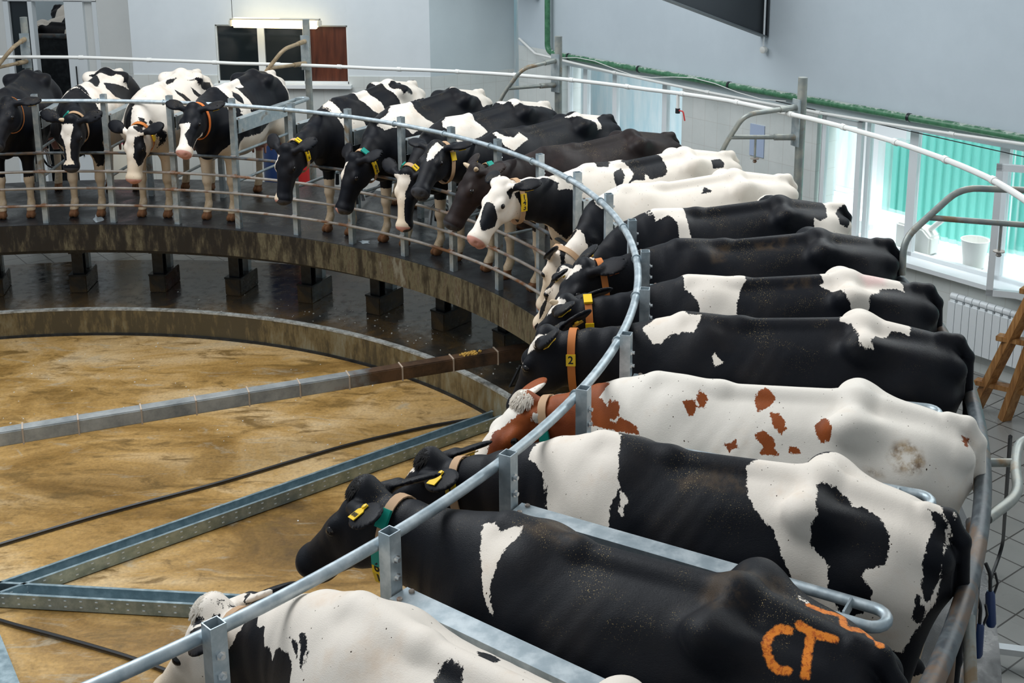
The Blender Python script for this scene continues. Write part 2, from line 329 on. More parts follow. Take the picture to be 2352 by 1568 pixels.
class CowField:
    """Signed distance of a cow standing at the local origin: x forward from the rump, y left, z up."""
    def __init__(self, s):
        self.s = s
        g = s.get('girth', 1.0); hs = s.get('height', 1.0)
        self.hs = hs
        self.X = np.array([-.04, .03, .15, .35, .55, .75, 1.0, 1.2, 1.35, 1.5, 1.64, 1.70])
        self.T = np.array([1.19, 1.255, 1.305, 1.340, 1.350, 1.325, 1.30, 1.295, 1.300, 1.265, 1.19, 1.14]) * hs
        self.B = np.array([1.00, .90, .82, .76, .70, .62, .58, .60, .64, .68, .76, .84]) * hs
        self.Wd = np.array([.09, .150, .215, .245, .272, .300, .325, .305, .265, .215, .15, .10]) * g
        # head frame
        self.poll = np.array(s['poll'], float)
        mz = np.array(s['muzzle'], float)
        hx = _unit(mz - self.poll)
        zz = np.array([0, 0, 1.0]) if hx[2] > -0.97 else np.array([1.0, 0, .3])
        hz = _unit(zz - hx * (zz @ hx)); hy = np.cross(hz, hx)
        r = math.radians(s.get('roll', 0))
        hy, hz = hy * math.cos(r) + hz * math.sin(r), hz * math.cos(r) - hy * math.sin(r)
        self.H = np.stack([hx, hy, hz])
        self.hscale = s.get('head', 1.03)
        q1 = self.hw((.10, 0, -.155)); q0 = np.array([1.46, 0, 1.035 * hs])
        q00 = np.array([1.25, 0, 1.02 * hs])
        m1 = q0 + np.array([.22, 0, .02]); m2 = q1 - self.H[0] * .06 - np.array([.13, 0, 0])- self.H[2]*.02
        t = np.linspace(0, 1, 7)[:, None]
        bz = (1-t)**3*q0 + 3*(1-t)**2*t*m1 + 3*(1-t)*t*t*m2 + t**3*q1
        self.neck = np.vstack([q00[None], bz])
        self.nhw = np.array([.20, .17, .15, .13, .115, .105, .097, .088]) * s.get('neckw', 1.0)
        self.nhd = np.array([.26, .25, .225, .20, .180, .165, .150, .125]) * s.get('neckd', 1.0)
        self.legs = s.get('legs', (0, 0, 0, 0))
        self.prims = self.build()
        # centre line for the coat pattern
        c = [(-.12, 0, 1.08*hs), (.5, 0, 1.04*hs), (1.0, 0, 1.0*hs), (1.25, 0, 1.02*hs)] + [tuple(v) for v in bz[:-1]] + \
            [tuple(self.hw((.10, 0, -.11))), tuple(self.hw((.30, 0, -.10))), tuple(self.hw((.56, 0, -.09)))]
        self.line = np.array(c)
        n = len(c); up = np.zeros((n, 3)); w = np.clip((np.arange(n) - 4) / (n - 7), 0, 1)
        for i in range(n):
            d = self.line[min(i+1, n-1)] - self.line[max(i-1, 0)]; d = _unit(d)
            u = (1-w[i]) * np.array([0, 0, 1.0]) + w[i] * self.H[2]
            up[i] = _unit(u - d * (u @ d))
        self.up = up
        self.seg = np.linalg.norm(np.diff(self.line, axis=0), axis=1)
        self.cum = np.concatenate([[0], np.cumsum(self.seg)])
        self.rho = np.interp(np.arange(n), [0, 3, 5, n-4, n-1], [.28, .36, .26, .12, .08])

    def hw(self, p):
        return self.poll + (np.asarray(p, float) * self.hscale) @ self.H

    def build(self):
        L = []; hs = self.hs
        def cone(a, b, ra, rb, k=.05): L.append(('c', np.array(a, float), np.array(b, float), ra, rb, k))
        def ell(c, r, k=.04, M=None, sub=False): L.append(('e', np.array(c, float), np.array(r, float), k, M, sub))
        z = lambda p: (p[0], p[1], p[2] * hs)
        hip = self.s.get('hip', 1.0)
        # top line
        cone(z((.06, 0, 1.265)), z((.5, 0, 1.345)), .045, .045, .06)
        cone(z((.5, 0, 1.345)), z((1.1, 0, 1.305)), .036, .034, .05)
        cone(z((1.1, 0, 1.305)), z((1.40, 0, 1.300)), .034, .045, .06)
        for sy in (1, -1):
            ell(z((.49, sy*.205, 1.303)), (.070, .030*hip, .032*hip), .11)                       # hook bones
            cone(z((.49, sy*.20, 1.310)), z((.47, 0, 1.345)), .028, .035, .07)
            cone(z((.48, sy*.185, 1.28)), z((.06, sy*.11, 1.20)), .035, .045, .10)
            ell(z((.015, sy*.105, 1.185)), (.055, .048, .05), .05)                   # pin bones
            cone(z((.24, sy*.145, 1.08)), z((.36, sy*.165, .78)), .15, .115, .09)        # thigh
            cone(z((.10, sy*.135, 1.02)), z((.14, sy*.14, .70)), .10, .07, .08)
            o = self.legs[0 if sy > 0 else 1]
            cone(z((.34, sy*.175, .80)), z((.13+o, sy*.155, .52)), .095, .055, .06)
            cone(z((.115+o, sy*.155, .53)), z((.16+o, sy*.155, .17)), .045, .034, .03)
            ell(z((.105+o, sy*.155, .53)), (.045, .036, .06), .03)
            cone(z((.16+o, sy*.155, .16)), (.20+o, sy*.155, .085), .04, .045, .02)
            self.claws(L, .225+o, sy*.155)
            cone(z((1.28, sy*.075, 1.22)), z((1.50, sy*.155, .93)), .065, .105, .09)      # shoulder
            o = self.legs[2 if sy > 0 else 3]
            cone(z((1.48, sy*.155, .92)), z((1.36+o*.5, sy*.15, .68)), .11, .075, .06)
            cone(z((1.36+o*.5, sy*.15, .68)), z((1.37+o, sy*.145, .40)), .07, .048, .05)
            ell(z((1.375+o, sy*.145, .40)), (.045, .044, .06), .03)
            cone(z((1.37+o, sy*.145, .38)), z((1.37+o, sy*.145, .15)), .04, .033, .03)
            cone(z((1.37+o, sy*.145, .15)), (1.41+o, sy*.145, .085), .04, .045, .02)
            self.claws(L, 1.435+o, sy*.145)
        ell(z((.36, 0, .70)), (.22, .155, .17), .06)                                  # udder
        for a, b in ((.27, .07), (.27, -.07), (.43, .075), (.43, -.075)):
            cone(z((a, b, .58)), z((a, b, .50)), .018, .013, .02)
        ell(z((1.58, 0, .80)), (.13, .10, .15), .08)                                  # brisket
        # flank hollows and the dip behind the shoulder
        for sy in (1, -1):
            ell(z((.73, sy*.330, 1.225)), (.17, .085, .085), .08, None, True)
            ell(z((.34, sy*.30, 1.27)), (.14, .05, .05), .07, None, True)
            ell(z((1.13, sy*.36, 1.02)), (.07, .06, .22), .08, None, True)
        # tail
        t = self.s.get('tail', 0.0)
        P = [(.08, 0, 1.30*hs), (.0, 0, 1.295*hs), (-.055, t*.2, 1.22*hs), (-.075, t*.5, 1.0), (-.07, t*.8, .75), (-.055, t, .55), (-.06, t, .38)]
        R = [.042, .036, .030, .024, .020, .030, .018]
        for i in range(6): cone(P[i], P[i+1], R[i], R[i+1], .02)
        self.nhead = len(L)
        # head
        s = self.hscale; w = self.hw; H = self.H
        def hc(a, b, ra, rb, k=.03): cone(w(a), w(b), ra*s, rb*s, k)
        def he(c, r, k=.03, M=None, sub=False): ell(w(c), np.array(r)*s, k, H if M is None else M @ H, sub)
        he((.07, 0, -.085), (.12, .092, .085), .03)
        he((.0, 0, -.035), (.045, .06, .042), .03)
        if self.s.get('tuft'): he((.008, 0, -.012), (.050, .060, .046), .015)
        hc((.12, 0, -.085), (.25, 0, -.088), .083, .072)
        hc((.24, 0, -.085), (.45, 0, -.088), .072, .060)
        he((.478, 0, -.092), (.060, .080, .070), .03)
        he((.470, 0, -.150), (.058, .060, .038), .025)
        hc((.15, 0, -.190), (.43, 0, -.145), .062, .042, .05)
        for sy in (1, -1):
            he((.175, sy*.072, -.058), (.055, .034, .036), .025)
            he((.145, sy*.055, -.165), (.115, .042, .092), .04)
            he((.534, sy*.042, -.064), (.024, .017, .021), .010, None, True)
            he((.530, sy*.045, -.135), (.035, .05, .008), .012, None, True)
            e = self.s.get('ears', (-.50, -.50))[0 if sy > 0 else 1]
            bk = self.s.get('earback', (.60, .60))[0 if sy > 0 else 1]
            d = _unit((-bk, sy*1.0, e)); fz = _unit(np.cross((sy*1.0, 0, 0.15), d) * sy) if False else None
            a = np.array((1.0, 0, .35)); a = _unit(a - d*(a @ d)); n = np.cross(a, d)      # a: broad side, n: thin side
            M = np.stack([a, d, n])
            root = np.array((.030, sy*.082, -.052))
            hc(root, root + d*.07, .030, .030, .02)
            he(root + d*.140, (.068, .104, self.s.get('res', .013) * .5 + .011), .015, M)
            he(root + d*.125 + n*(.026 if n[0] > 0 else -.026), (.050, .085, .020), .012, M, True)
        return L

    def claws(self, L, x, y):
        for dy in (.021, -.021):
            L.append(('e', np.array((x, y+dy, .035)), np.array((.058, .023, .042)), .008, None, False))
            L.append(('c', np.array((x-.03, y+dy, .028)), np.array((x+.028, y+dy*1.1, .022)), .024, .018, .01))

    def torso(self, P):
        x = P[:, 0]
        xc = np.clip(x, self.X[0], self.X[-1])
        t = np.interp(xc, self.X, self.T); b = np.interp(xc, self.X, self.B); w = np.interp(xc, self.X, self.Wd)
        c = b + (t - b) * .47; hu = t - c; hd = c - b
        u = (P[:, 2] - c); un = np.where(u > 0, u / hu, u / hd)
        ww = w * (1 - .18 * np.clip(un, 0, 1.2) ** 2)
        rib = .0014 * np.sin((x + .25 * un) * 2*np.pi/.085) * np.clip(1 - ((x - 1.0) / .28) ** 2, 0, 1) * np.clip(1 - (un - .0) ** 2, 0, 1)
        q = (np.abs(P[:, 1] / ww) ** 2.25 + np.abs(un) ** 2.25) ** (1 / 2.25)
        d = (q - 1) * np.minimum(ww, np.where(u > 0, hu, hd)) * .95
        ex = np.abs(x - xc)
        d = np.where(ex > 0, np.sqrt(np.maximum(d, 0) ** 2 + ex ** 2), d)
        return d - rib

    def sweep(self, P):
        A = self.neck; best = np.full(len(P), 1e9)
        out = np.full(len(P), 1e9)
        for i in range(len(A) - 1):
            a, b = A[i], A[i+1]; ab = b - a; l2 = ab @ ab
            t = np.clip((P - a) @ ab / l2, 0, 1)
            dv = P - a - t[:, None] * ab
            T = ab / math.sqrt(l2); side = _unit(np.cross(np.array([0, 0, 1.0]), T)); up = np.cross(T, side)
            hw = self.nhw[i] + t * (self.nhw[i+1] - self.nhw[i]); hd = self.nhd[i] + t * (self.nhd[i+1] - self.nhd[i])
            y = dv @ side; z = dv @ up; xx = dv @ T
            q = np.sqrt((y / hw) ** 2 + (z / hd) ** 2 + (xx / hw) ** 2)
            d = (q - 1) * np.minimum(hw, hd)
            out = _smin(out, d, .03)
        return out

    def __call__(self, P, only=''):
        P = np.asarray(P, float)
        D = np.full(len(P), 9.0) if only == 'H' else self.torso(P)
        m = P[:, 0] > .9
        if m.any() and only != 'H':
            D[m] = _smin(D[m], self.sweep(P[m]), .10)
        for pr in (self.prims[self.nhead:] if only == 'H' else self.prims[:self.nhead] if only == 'N' else self.prims):
            if pr[0] == 'c':
                _, a, b, ra, rb, k = pr
                lo = np.minimum(a, b) - max(ra, rb) - .14; hi = np.maximum(a, b) + max(ra, rb) + .14
                m = np.all((P > lo) & (P < hi), axis=1)
                if not m.any(): continue
                p = P[m]; ab = b - a; t = np.clip((p - a) @ ab / (ab @ ab + 1e-12), 0, 1)
                d = np.linalg.norm(p - a - t[:, None] * ab, axis=1) - (ra + t * (rb - ra))
                D[m] = _smin(D[m], d, k)
            else:
                _, c, r, k, M, sub = pr
                R = r.max() + .14
                m = np.all(np.abs(P - c) < R, axis=1)
                if not m.any(): continue
                q = P[m] - c
                if M is not None: q = q @ M.T
                n1 = np.linalg.norm(q / r, axis=1); n2 = np.linalg.norm(q / (r * r), axis=1)
                d = n1 * (n1 - 1) / np.maximum(n2, 1e-6)
                D[m] = -_smin(-D[m], d, k) if sub else _smin(D[m], d, k)
        return D

    def chart(self, P):
        """(s, phi, rho): place along the centre line, angle round it from the top, local girth."""
        N = len(P); best = np.full(N, 1e9); S = np.zeros(N); F = np.zeros(N); Rh = np.zeros(N)
        for i in range(len(self.line) - 1):
            a, b = self.line[i], self.line[i+1]; ab = b - a; L = self.seg[i]; T = ab / L
            t = np.clip((P - a) @ T / L, 0, 1)
            dv = P - a - t[:, None] * ab
            d = np.linalg.norm(dv, axis=1)
            m = d < best
            if not m.any(): continue
            best[m] = d[m]; S[m] = self.cum[i] + t[m] * L
            u = self.up[i] + t[m][:, None] * (self.up[i+1] - self.up[i]); u /= np.linalg.norm(u, axis=1)[:, None]
            sd = np.cross(u, T)
            F[m] = np.arctan2(np.einsum('ij,ij->i', dv[m], sd), np.einsum('ij,ij->i', dv[m], u))
            Rh[m] = self.rho[i] + t[m] * (self.rho[i+1] - self.rho[i])
        return S, F, Rh

    def hchart(self, P):
        """the head's own chart: distance from the poll towards the muzzle and angle round the face"""
        H = (np.asarray(P) - self.poll) @ self.H.T / self.hscale
        return H[:, 0], np.arctan2(H[:, 1], H[:, 2] + .10), H
def surface_nets(field, lo, hi, h):
    lo = np.array(lo, float); n = np.ceil((np.array(hi) - lo) / h).astype(int)
    n = (n // 4 + 1) * 4 + 1
    nb = (n - 1) // 4
    bi = np.stack(np.meshgrid(*[np.arange(k) for k in nb], indexing='ij'), -1).reshape(-1, 3)
    dc = field(lo + (bi * 4 + 2) * h)
    V = np.repeat(np.repeat(np.repeat(dc.reshape(nb), 4, 0), 4, 1), 4, 2)
    G = np.ones(n, np.float32); G[:-1, :-1, :-1] = V; 
    near = bi[np.abs(dc) < 4 * h * 1.35]
    o = np.stack(np.meshgrid(*[np.arange(5)] * 3, indexing='ij'), -1).reshape(1, -1, 3)
    idx = (near[:, None, :] * 4 + o).reshape(-1, 3)
    lin = np.unique(np.ravel_multi_index(idx.T, n))
    idx = np.stack(np.unravel_index(lin, n), -1)
    G.reshape(-1)[lin] = field(lo + idx * h)
    s = G < 0
    c = s[:-1, :-1, :-1].astype(np.int8)
    c = sum(s[i:n[0]-1+i, j:n[1]-1+j, k:n[2]-1+k].astype(np.int8) for i in (0, 1) for j in (0, 1) for k in (0, 1))
    cell = np.argwhere((c > 0) & (c < 8))
    vid = np.full(n - 1, -1, np.int32); vid[tuple(cell.T)] = np.arange(len(cell))
    P = lo + (cell + .5) * h
    # move each vertex onto the surface
    def grad(Q):
        e = h * .35; g = np.zeros_like(Q)
        for a in range(3):
            d = np.zeros(3); d[a] = e
            g[:, a] = (field(Q + d) - field(Q - d)) / (2 * e)
        return g
    for it in range(3):
        g = grad(P); d = field(P)
        st = d[:, None] * g / np.maximum((g * g).sum(1), .15)[:, None]
        l = np.linalg.norm(st, axis=1)[:, None]; st *= np.minimum(1, h * .8 / np.maximum(l, 1e-9))
        P = P - st
    quads = []
    for a in range(3):
        b1, b2 = (a + 1) % 3, (a + 2) % 3
        sl0 = [slice(None)] * 3; sl1 = [slice(None)] * 3
        sl0[a] = slice(0, n[a]-1); sl1[a] = slice(1, n[a])
        ch = s[tuple(sl0)] != s[tuple(sl1)]
        e = np.argwhere(ch)
        e = e[(e[:, b1] > 0) & (e[:, b2] > 0) & (e[:, b1] < n[b1]-1) & (e[:, b2] < n[b2]-1)]
        inside = s[tuple(e.T)]
        u1 = np.zeros(3, int); u1[b1] = 1; u2 = np.zeros(3, int); u2[b2] = 1
        q = np.stack([vid[tuple((e - u1 - u2).T)], vid[tuple((e - u2).T)], vid[tuple(e.T)], vid[tuple((e - u1).T)]], 1)
        q[~inside] = q[~inside][:, ::-1]
        quads.append(q)
    F = np.concatenate(quads); F = F[(F >= 0).all(1)]
    return P, F
# ================================================================= the room
PH, ST = 97.15132, -7.37200470
def post_az(i): return PH + ST * i
FZ = -1.0                       # workers' floor; z = 0 is the rotary deck
NW = Vector((.7604, .6494, 0)); UW = Vector((.6494, -.7604, 0)); OFF = 9.34
def wp(u, z, d=0.0): return UW * u + NW * (OFF + d) + Vector((0, 0, z))     # point on the window wall, d > 0 is outside

MB().arc(7.30, 15.0, FZ - .1, FZ, step=3).build('floor', MT['floor_tile'], kind='structure')
MB().arc(5.50, 7.30, FZ - .1, FZ, step=3).build('floor', MT['wet_floor'], kind='structure')
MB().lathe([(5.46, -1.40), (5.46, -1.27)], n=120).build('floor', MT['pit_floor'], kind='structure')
t = MB().arc(5.455, 5.50, -1.40, FZ + .012, step=1.5).build('trim_1', MT['curb_concrete'], kind='structure')
MB().arc(5.452, 5.515, FZ + .012, FZ + .030, step=1.5).build('trim_2', MT['curb_top'], kind='structure')
MB().arc(5.435, 5.455, -1.27, -1.245, step=1.5).build('trim_3', MT['black_steel'], kind='structure')

HT = 4.2
def wallbox(mb, u0, u1, z0, z1, d0=0.0, d1=.34):
    mb.prism([wp(u0, z0), wp(u1, z0), wp(u1, z1), wp(u0, z1)], NW * d0, NW * d1)
SILL, HEAD = -.08, 1.31
w1 = (-3.66, -1.38); w2 = (.66, 6.6)
mb = MB()
wallbox(mb, -4.6, 9, 1.40, HT); mb.build('wall_right', MT['wall_backlit'], kind='structure')
mb = MB()
wallbox(mb, -4.6, w1[0], FZ, 1.40); wallbox(mb, w1[1], w2[0], FZ, 1.40); wallbox(mb, w1[0], w1[1], FZ, SILL); wallbox(mb, w2[0], w2[1], FZ, SILL)
wallbox(mb, w1[0], w1[1], HEAD, 1.40); wallbox(mb, w2[0], w2[1], HEAD, 1.40); wallbox(mb, w2[1], 9, FZ, 1.40)
# tile faces need coordinates along the wall: build in wall space
o = mb.build('wall_right', MT['wall_tile'], kind='structure')
Rw = Matrix((UW, NW, Vector((0, 0, 1)))).transposed().to_4x4()
o.data.transform(Rw.inverted()); o.matrix_world = Rw

# back wall: the control room juts out between x = -0.95 and 3.0
def plane_wall(name, a, b, z0, z1, th, m):
    a, b = Vector((*a, 0)), Vector((*b, 0)); x = (b - a).normalized(); n = Vector((-x.y, x.x, 0)); L = (b - a).length
    mb = MB(); mb.add([(0, 0, z0), (L, 0, z0), (L, 0, z1), (0, 0, z1), (0, th, z0), (L, th, z0), (L, th, z1), (0, th, z1)], [(0, 1, 2, 3), (5, 4, 7, 6), (0, 4, 5, 1), (3, 2, 6, 7), (0, 3, 7, 4), (1, 5, 6, 2)])
    o = mb.build(name, m, kind='structure'); R = Matrix((x, n, Vector((0, 0, 1)))).transposed().to_4x4(); R.translation = a; o.matrix_world = R; return o
D = 1.055
YB = 8.90
# front of the control room, with the window opening x .17..1.91, z .95..1.72
WX0, WX1, WZ0, WZ1 = .165, 1.905, .945, 1.725
plane_wall('wall_back', (-.95, YB), (WX0, YB), D, HT, .3, MT['wall_white'])
plane_wall('wall_back', (WX1, YB), (2.99, YB), D, HT, .3, MT['wall_white'])
plane_wall('wall_back', (WX0, YB), (WX1, YB), WZ1, HT, .3, MT['wall_white'])
plane_wall('wall_back', (-.95, YB - .012), (WX0, YB - .012), FZ, D, .31, MT['wall_tile'])
plane_wall('wall_back', (WX1, YB - .012), (2.99, YB - .012), FZ, D, .31, MT['wall_tile'])
plane_wall('wall_back', (WX0, YB - .012), (WX1, YB - .012), FZ, WZ0, .31, MT['wall_tile'])
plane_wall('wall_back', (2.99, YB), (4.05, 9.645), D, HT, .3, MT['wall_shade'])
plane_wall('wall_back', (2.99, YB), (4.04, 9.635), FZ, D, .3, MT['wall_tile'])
plane_wall('wall_left', (-.93, 10.6), (-.93, YB + .04), FZ, HT, .2, MT['wall_white_warm'])
YL = 9.95
plane_wall('wall_left', (-1.80, YL), (-.95, YL), D, HT, .3, MT['wall_white_warm'])
plane_wall('wall_left', (-1.80, YL - .01), (-.95, YL - .01), FZ, D, .3, MT['wall_tile'])
plane_wall('wall_left', (-6, YL), (-3.10, YL), FZ, HT, .3, MT['wall_white_warm'])
plane_wall('wall_left', (-3.10, YL - .02), (-1.80, YL - .02), 1.915, HT, .3, MT['wall_white_warm'])

# ---- control room window
root = empty('window_1', (1.03, YB, WZ0)); root['kind'] = 'structure'
fr = MB(); fy = YB + .06
for x0, x1 in ((WX0, WX0 + .012), (.71, .80), (1.31, 1.40), (WX1 - .02, WX1)): fr.box(((x0 + x1) / 2, fy, (WZ0 + WZ1) / 2), (x1 - x0, .06, WZ1 - WZ0))
fr.box(((WX0 + WX1) / 2, fy, WZ0 + .015), (WX1 - WX0, .06, .03)); fr.box(((WX0 + WX1) / 2, fy, WZ1 - .01), (WX1 - WX0, .06, .02))
fr.build('window_frame', MT['frame_white'], root)
MB().box(((WX0 + 1.40) / 2, fy + .01, (WZ0 + WZ1) / 2), (1.40 - WX0, .008, WZ1 - WZ0)).build('window_pane', MT['dark_glass'], root)
MB().box(((1.40 + WX1) / 2, fy + .01, (WZ0 + WZ1) / 2), (WX1 - 1.40, .008, WZ1 - WZ0)).build('window_shutter', MT['door_brown'], root)
MB().box(((WX0 + WX1) / 2, YB - .02, WZ0 - .025), (WX1 - WX0 + .08, .16, .045)).build('window_sill', MT['frame_white'], root)

# ---- doorway to the holding yard
root = empty('door_1', (-2.5, YL, FZ)); root['kind'] = 'structure'
fr = MB()
for x0, x1 in ((-3.10, -3.03), (-2.76, -2.70), (-2.25, -1.99), (-1.86, -1.80)): fr.box(((x0 + x1) / 2, YL + .05, .475), (x1 - x0, .12, 2.95))
fr.box((-2.45, YL + .05, 1.93), (1.3, .12, .05)); fr.build('door_frame', MT['frame_white'], root)
MB().box((-1.93, YL + .08, .45), (.14, .04, 2.9)).build('door_leaf', MT['wall_white_warm'], root)
MB().box((-2.895, YL + .05, .45), (.27, .01, 2.9)).build('door_pane', MT['dark_glass'], root)
MB().box((-2.145, YL - .03, .35), (.012, .02, 1.3)).build('door_seal', MT['black_rubber'], root)

# ---- windows in the right wall
def win_frame(mb, u0, u1, z0, z1, w=.055, d=.14, th=.06):
    for a, b, c, e in ((u0, u0 + w, z0, z1), (u1 - w, u1, z0, z1), (u0, u1, z0, z0 + w), (u0, u1, z1 - w, z1)):
        mb.prism([wp(a, c), wp(b, c), wp(b, e), wp(a, e)], NW * (d - th / 2), NW * (d + th / 2))
root = empty('window_2', wp(-2.5, SILL)); root['kind'] = 'structure'
fr = MB(); cuts = [-3.66, -3.30, -2.72, -1.80, -1.38]
for a, b in zip(cuts[:-1], cuts[1:]): win_frame(fr, a, b, SILL, HEAD, .04)
fr.build('window_frame', MT['frame_white'], root)
gl = MB()
for a, b in zip(cuts[:-1], cuts[1:]): gl.prism([wp(a + .04, SILL + .04), wp(b - .04, SILL + .04), wp(b - .04, HEAD - .04), wp(a + .04, HEAD - .04)], NW * .137, NW * .143)
gl.build('window_pane', MT['glass'], root)
MB().prism([wp(-3.7, SILL - .03), wp(-1.34, SILL - .03), wp(-1.34, SILL + .01), wp(-3.7, SILL + .01)], NW * -.10, NW * .10).build('window_sill', MT['frame_white'], root)
root = empty('window_3', wp(2.5, SILL)); root['kind'] = 'structure'
fr = MB(); cuts = [.66, 1.22, 1.80, 2.80, 3.9, 4.9, 5.8, 6.6]
for a, b in zip(cuts[1:-1], cuts[2:]): win_frame(fr, a, b, SILL, HEAD, .05)
fr.build('window_frame', MT['frame_white'], root)
gl = MB()
for a, b in zip(cuts[1:-1], cuts[2:]): gl.prism([wp(a + .05, SILL + .05), wp(b - .05, SILL + .05), wp(b - .05, HEAD - .05), wp(a + .05, HEAD - .05)], NW * .137, NW * .143)
gl.build('window_pane', MT['glass'], root)
MB().prism([wp(.62, SILL - .035), wp(6.6, SILL - .035), wp(6.6, SILL + .01), wp(.62, SILL + .01)], NW * -.12, NW * .12).build('window_sill', MT['frame_white'], root)
# the two opened casements
def sash(parent, hinge_u, width, ang, z0, z1, w=.06, m='frame_white'):
    h = wp(hinge_u, 0, .05); d = (UW * math.cos(RAD(ang)) - NW * math.sin(RAD(ang))) * (1 if width > 0 else 1)
    L = abs(width); fr = MB(); gl = MB()
    for a, b, c, e in ((0, w, z0, z1), (L - w, L, z0, z1), (0, L, z0, z0 + w), (0, L, z1 - w, z1)):
        fr.bar(h + d * a + Vector((0, 0, (c + e) / 2)), h + d * b + Vector((0, 0, (c + e) / 2)), .05, e - c)
    f = fr.build('window_sash', MT[m], parent)
    gl.bar(h + d * w + Vector((0, 0, (z0 + z1) / 2)), h + d * (L - w) + Vector((0, 0, (z0 + z1) / 2)), .006, z1 - z0 - 2 * w)
    gl.build('sash_pane', MT['glass'], parent)
    return h, d
h, d = sash(root, 1.22, .52, 180, SILL + .03, 1.22)
MB().bar(h + d * .53 + Vector((0, -.02, SILL)), h + d * .53 + Vector((0, -.02, 1.24)), .02, .02, (1, 0, 0)).build('sash_seal', MT['black_rubber'], root)
sash(root, 3.76, .86, 148, SILL + .03, 1.18)

# ---- what stands outside
o = MB().box((14.6, 6.0, -.56), (10, 22, .1), rz=RAD(-49.5 + 90)).build('floor', MT['outside_white'], kind='structure')
def corr(name, u0, u1, z0, z1, d, m, label, cat):
    mb = MB(); k = 0; st = .12; u = u0; prof = []
    while u < u1: prof += [(u, 0.0), (u + st * .42, 0.0), (u + st * .5, .035), (u + st * .92, .035)]; u += st
    n = len(prof); vs = []
    for (a, b) in prof: vs.append(wp(a, z0, d + b)); vs.append(wp(a, z1, d + b))
    fs = [(2*i, 2*i+2, 2*i+3, 2*i+1) for i in range(n - 1)]
    mb.add(vs, fs); o = mb.build(name, m); md = o.modifiers.new('s', 'SOLIDIFY'); md.thickness = .012; tag(o, label, cat); return o
corr('corrugated_fence', .42, 1.64, -.62, .92, 2.1, MT['fence_green'], 'tall green corrugated fence outside the large right window', 'fence')
corr('corrugated_fence', .0, .40, -.62, .56, 2.15, MT['fence_green'], 'short low green fence panel seen left of the window mullion', 'fence')
corr('corrugated_fence', 1.66, 5.5, -.80, 1.3, 2.3, MT['fence_green'], 'further green corrugated fence section seen at the right frame edge', 'fence')
mb = MB(); mb.prism([wp(-12, -.5), wp(-1.2, -.5), wp(-1.2, 3), wp(-12, 3)], NW * 3.0, NW * 3.2); tag(mb.build('pale_backdrop', MT['frosted_streaks']), 'pale streaked backdrop wall added beyond the far left-hand window', 'backdrop')  # added wall that gives the frosted window its pale bluish streaks
mb = MB(); mb.prism([wp(.2, -.5), wp(.72, -.5), wp(.72, -.15), wp(.2, -.15)], NW * 1.0, NW * 1.6); tag(mb.build('storage_tank', MT['outside_white']), 'white overexposed box-shaped tank outside in front of the green fence', 'tank')
tag(MB().prism([wp(3.2, -.505), wp(8, -.505), wp(8, -.46), wp(3.2, -.46)], NW * 2.0, NW * 3.3).build('grass', MT['grass']), 'green grass growing along the fence outside', 'grass', kind='stuff')
area('outside_fill', wp(3, 5.5, 1.2), wp(3, 0, 2.2), (9, 2), 900, (.95, 1, 1))  # added area light to overbrighten the fence beyond the window

# ---- roof beam ends and hooks
W0 = wp(-.13, 1.97, -.02)
def beam_end(base, rise, run, name_lab, wdt=.13):
    r = empty('roof_beam', base, label=name_lab, cat='beam'); a = base; b = base - NW * run + Vector((0, 0, rise))
    MB().prism([a, b, b + Vector((0, 0, 1.2)), a + Vector((0, 0, 1.2))], UW * -.008, UW * .008).build('beam_web', MT['beam_dark'], r)
    MB().bar(a, b, wdt, .014).build('beam_flange', MT['beam_grey'], r)
    MB().box(a + Vector((0, 0, .6)), (.012, wdt, 1.2), rz=math.atan2(NW.y, NW.x)).build('end_plate', MT['beam_dark'], r)
    return r
MT['beam_dark'] = mat('beam_dark', (.050, .058, .066), .5, .2); MT['beam_grey'] = mat('beam_grey', (.15, .17, .18), .5, .2)
beam_end(W0, .52, 1.6, 'dark steel roof beam ending above the window wall at upper right')
beam_end(wp(-4.15, 2.12, -.05), .5, 1.2, 'small dark roof beam tip at the top edge above the room corner')
def hook_rod(u, z, lab):
    p = wp(u, z, -.06); r = empty('wall_hook', p, label=lab, cat='hook')
    MB().tube([p + Vector((0, 0, .04)), p + Vector((0, 0, .60))], .011, 8).build('rod', MT['frame_white'], r, smooth=True)
    Rm = Matrix((UW, Vector((0, 0, 1)), -NW)).transposed()
    MB().lathe([(.034, -.03), (.038, 0), (.038, .02), (.022, .03)], p, 18, Rm).build('hook_eye', MT['white_plastic'], r, smooth=True)
hook_rod(-.085, 1.83, 'white round fixing on a hanging rod beneath the large dark roof beam')
hook_rod(-4.14, 2.10, 'small white round fixing at the top edge above the room corner')

# ---- pipes along the wall
zz = 1.385
r = empty('water_pipe', wp(-3.7, zz, -.10), label='thick green painted pipe running above the windows and up the corner', cat='pipe')
pts = bend([wp(-3.83, 3.6, -.10), wp(-3.83, zz + .02, -.10), wp(-3.60, zz, -.10), wp(8.5, zz, -.10)], .25, 8)
MB().tube(pts, .038, 12).build('pipe_run', MT['pipe_green'], r, smooth=True)
for u in (-3.4, -2.05, -.55, 1.85, 3.2): MB().tube([wp(u, zz, -.10), wp(u + .03, zz, -.10)], .044, 12).build('pipe_clamp', MT['black_steel'], r, smooth=True)
tag(MB().prism([wp(-3.7, zz - .14), wp(8.5, zz - .14), wp(8.5, zz - .05), wp(-3.7, zz - .05)], NW * -.03, NW * 0).build('lintel_strip', MT['beam_lintel'] if 'beam_lintel' in MT else MT['wall_shade']), 'grey lintel strip beneath the green pipe above the windows', 'lintel')
r = empty('drain_pipe', wp(-3.9, 1.26, -.17), label='thin white pipe sagging along the wall just beneath the green pipe', cat='pipe')
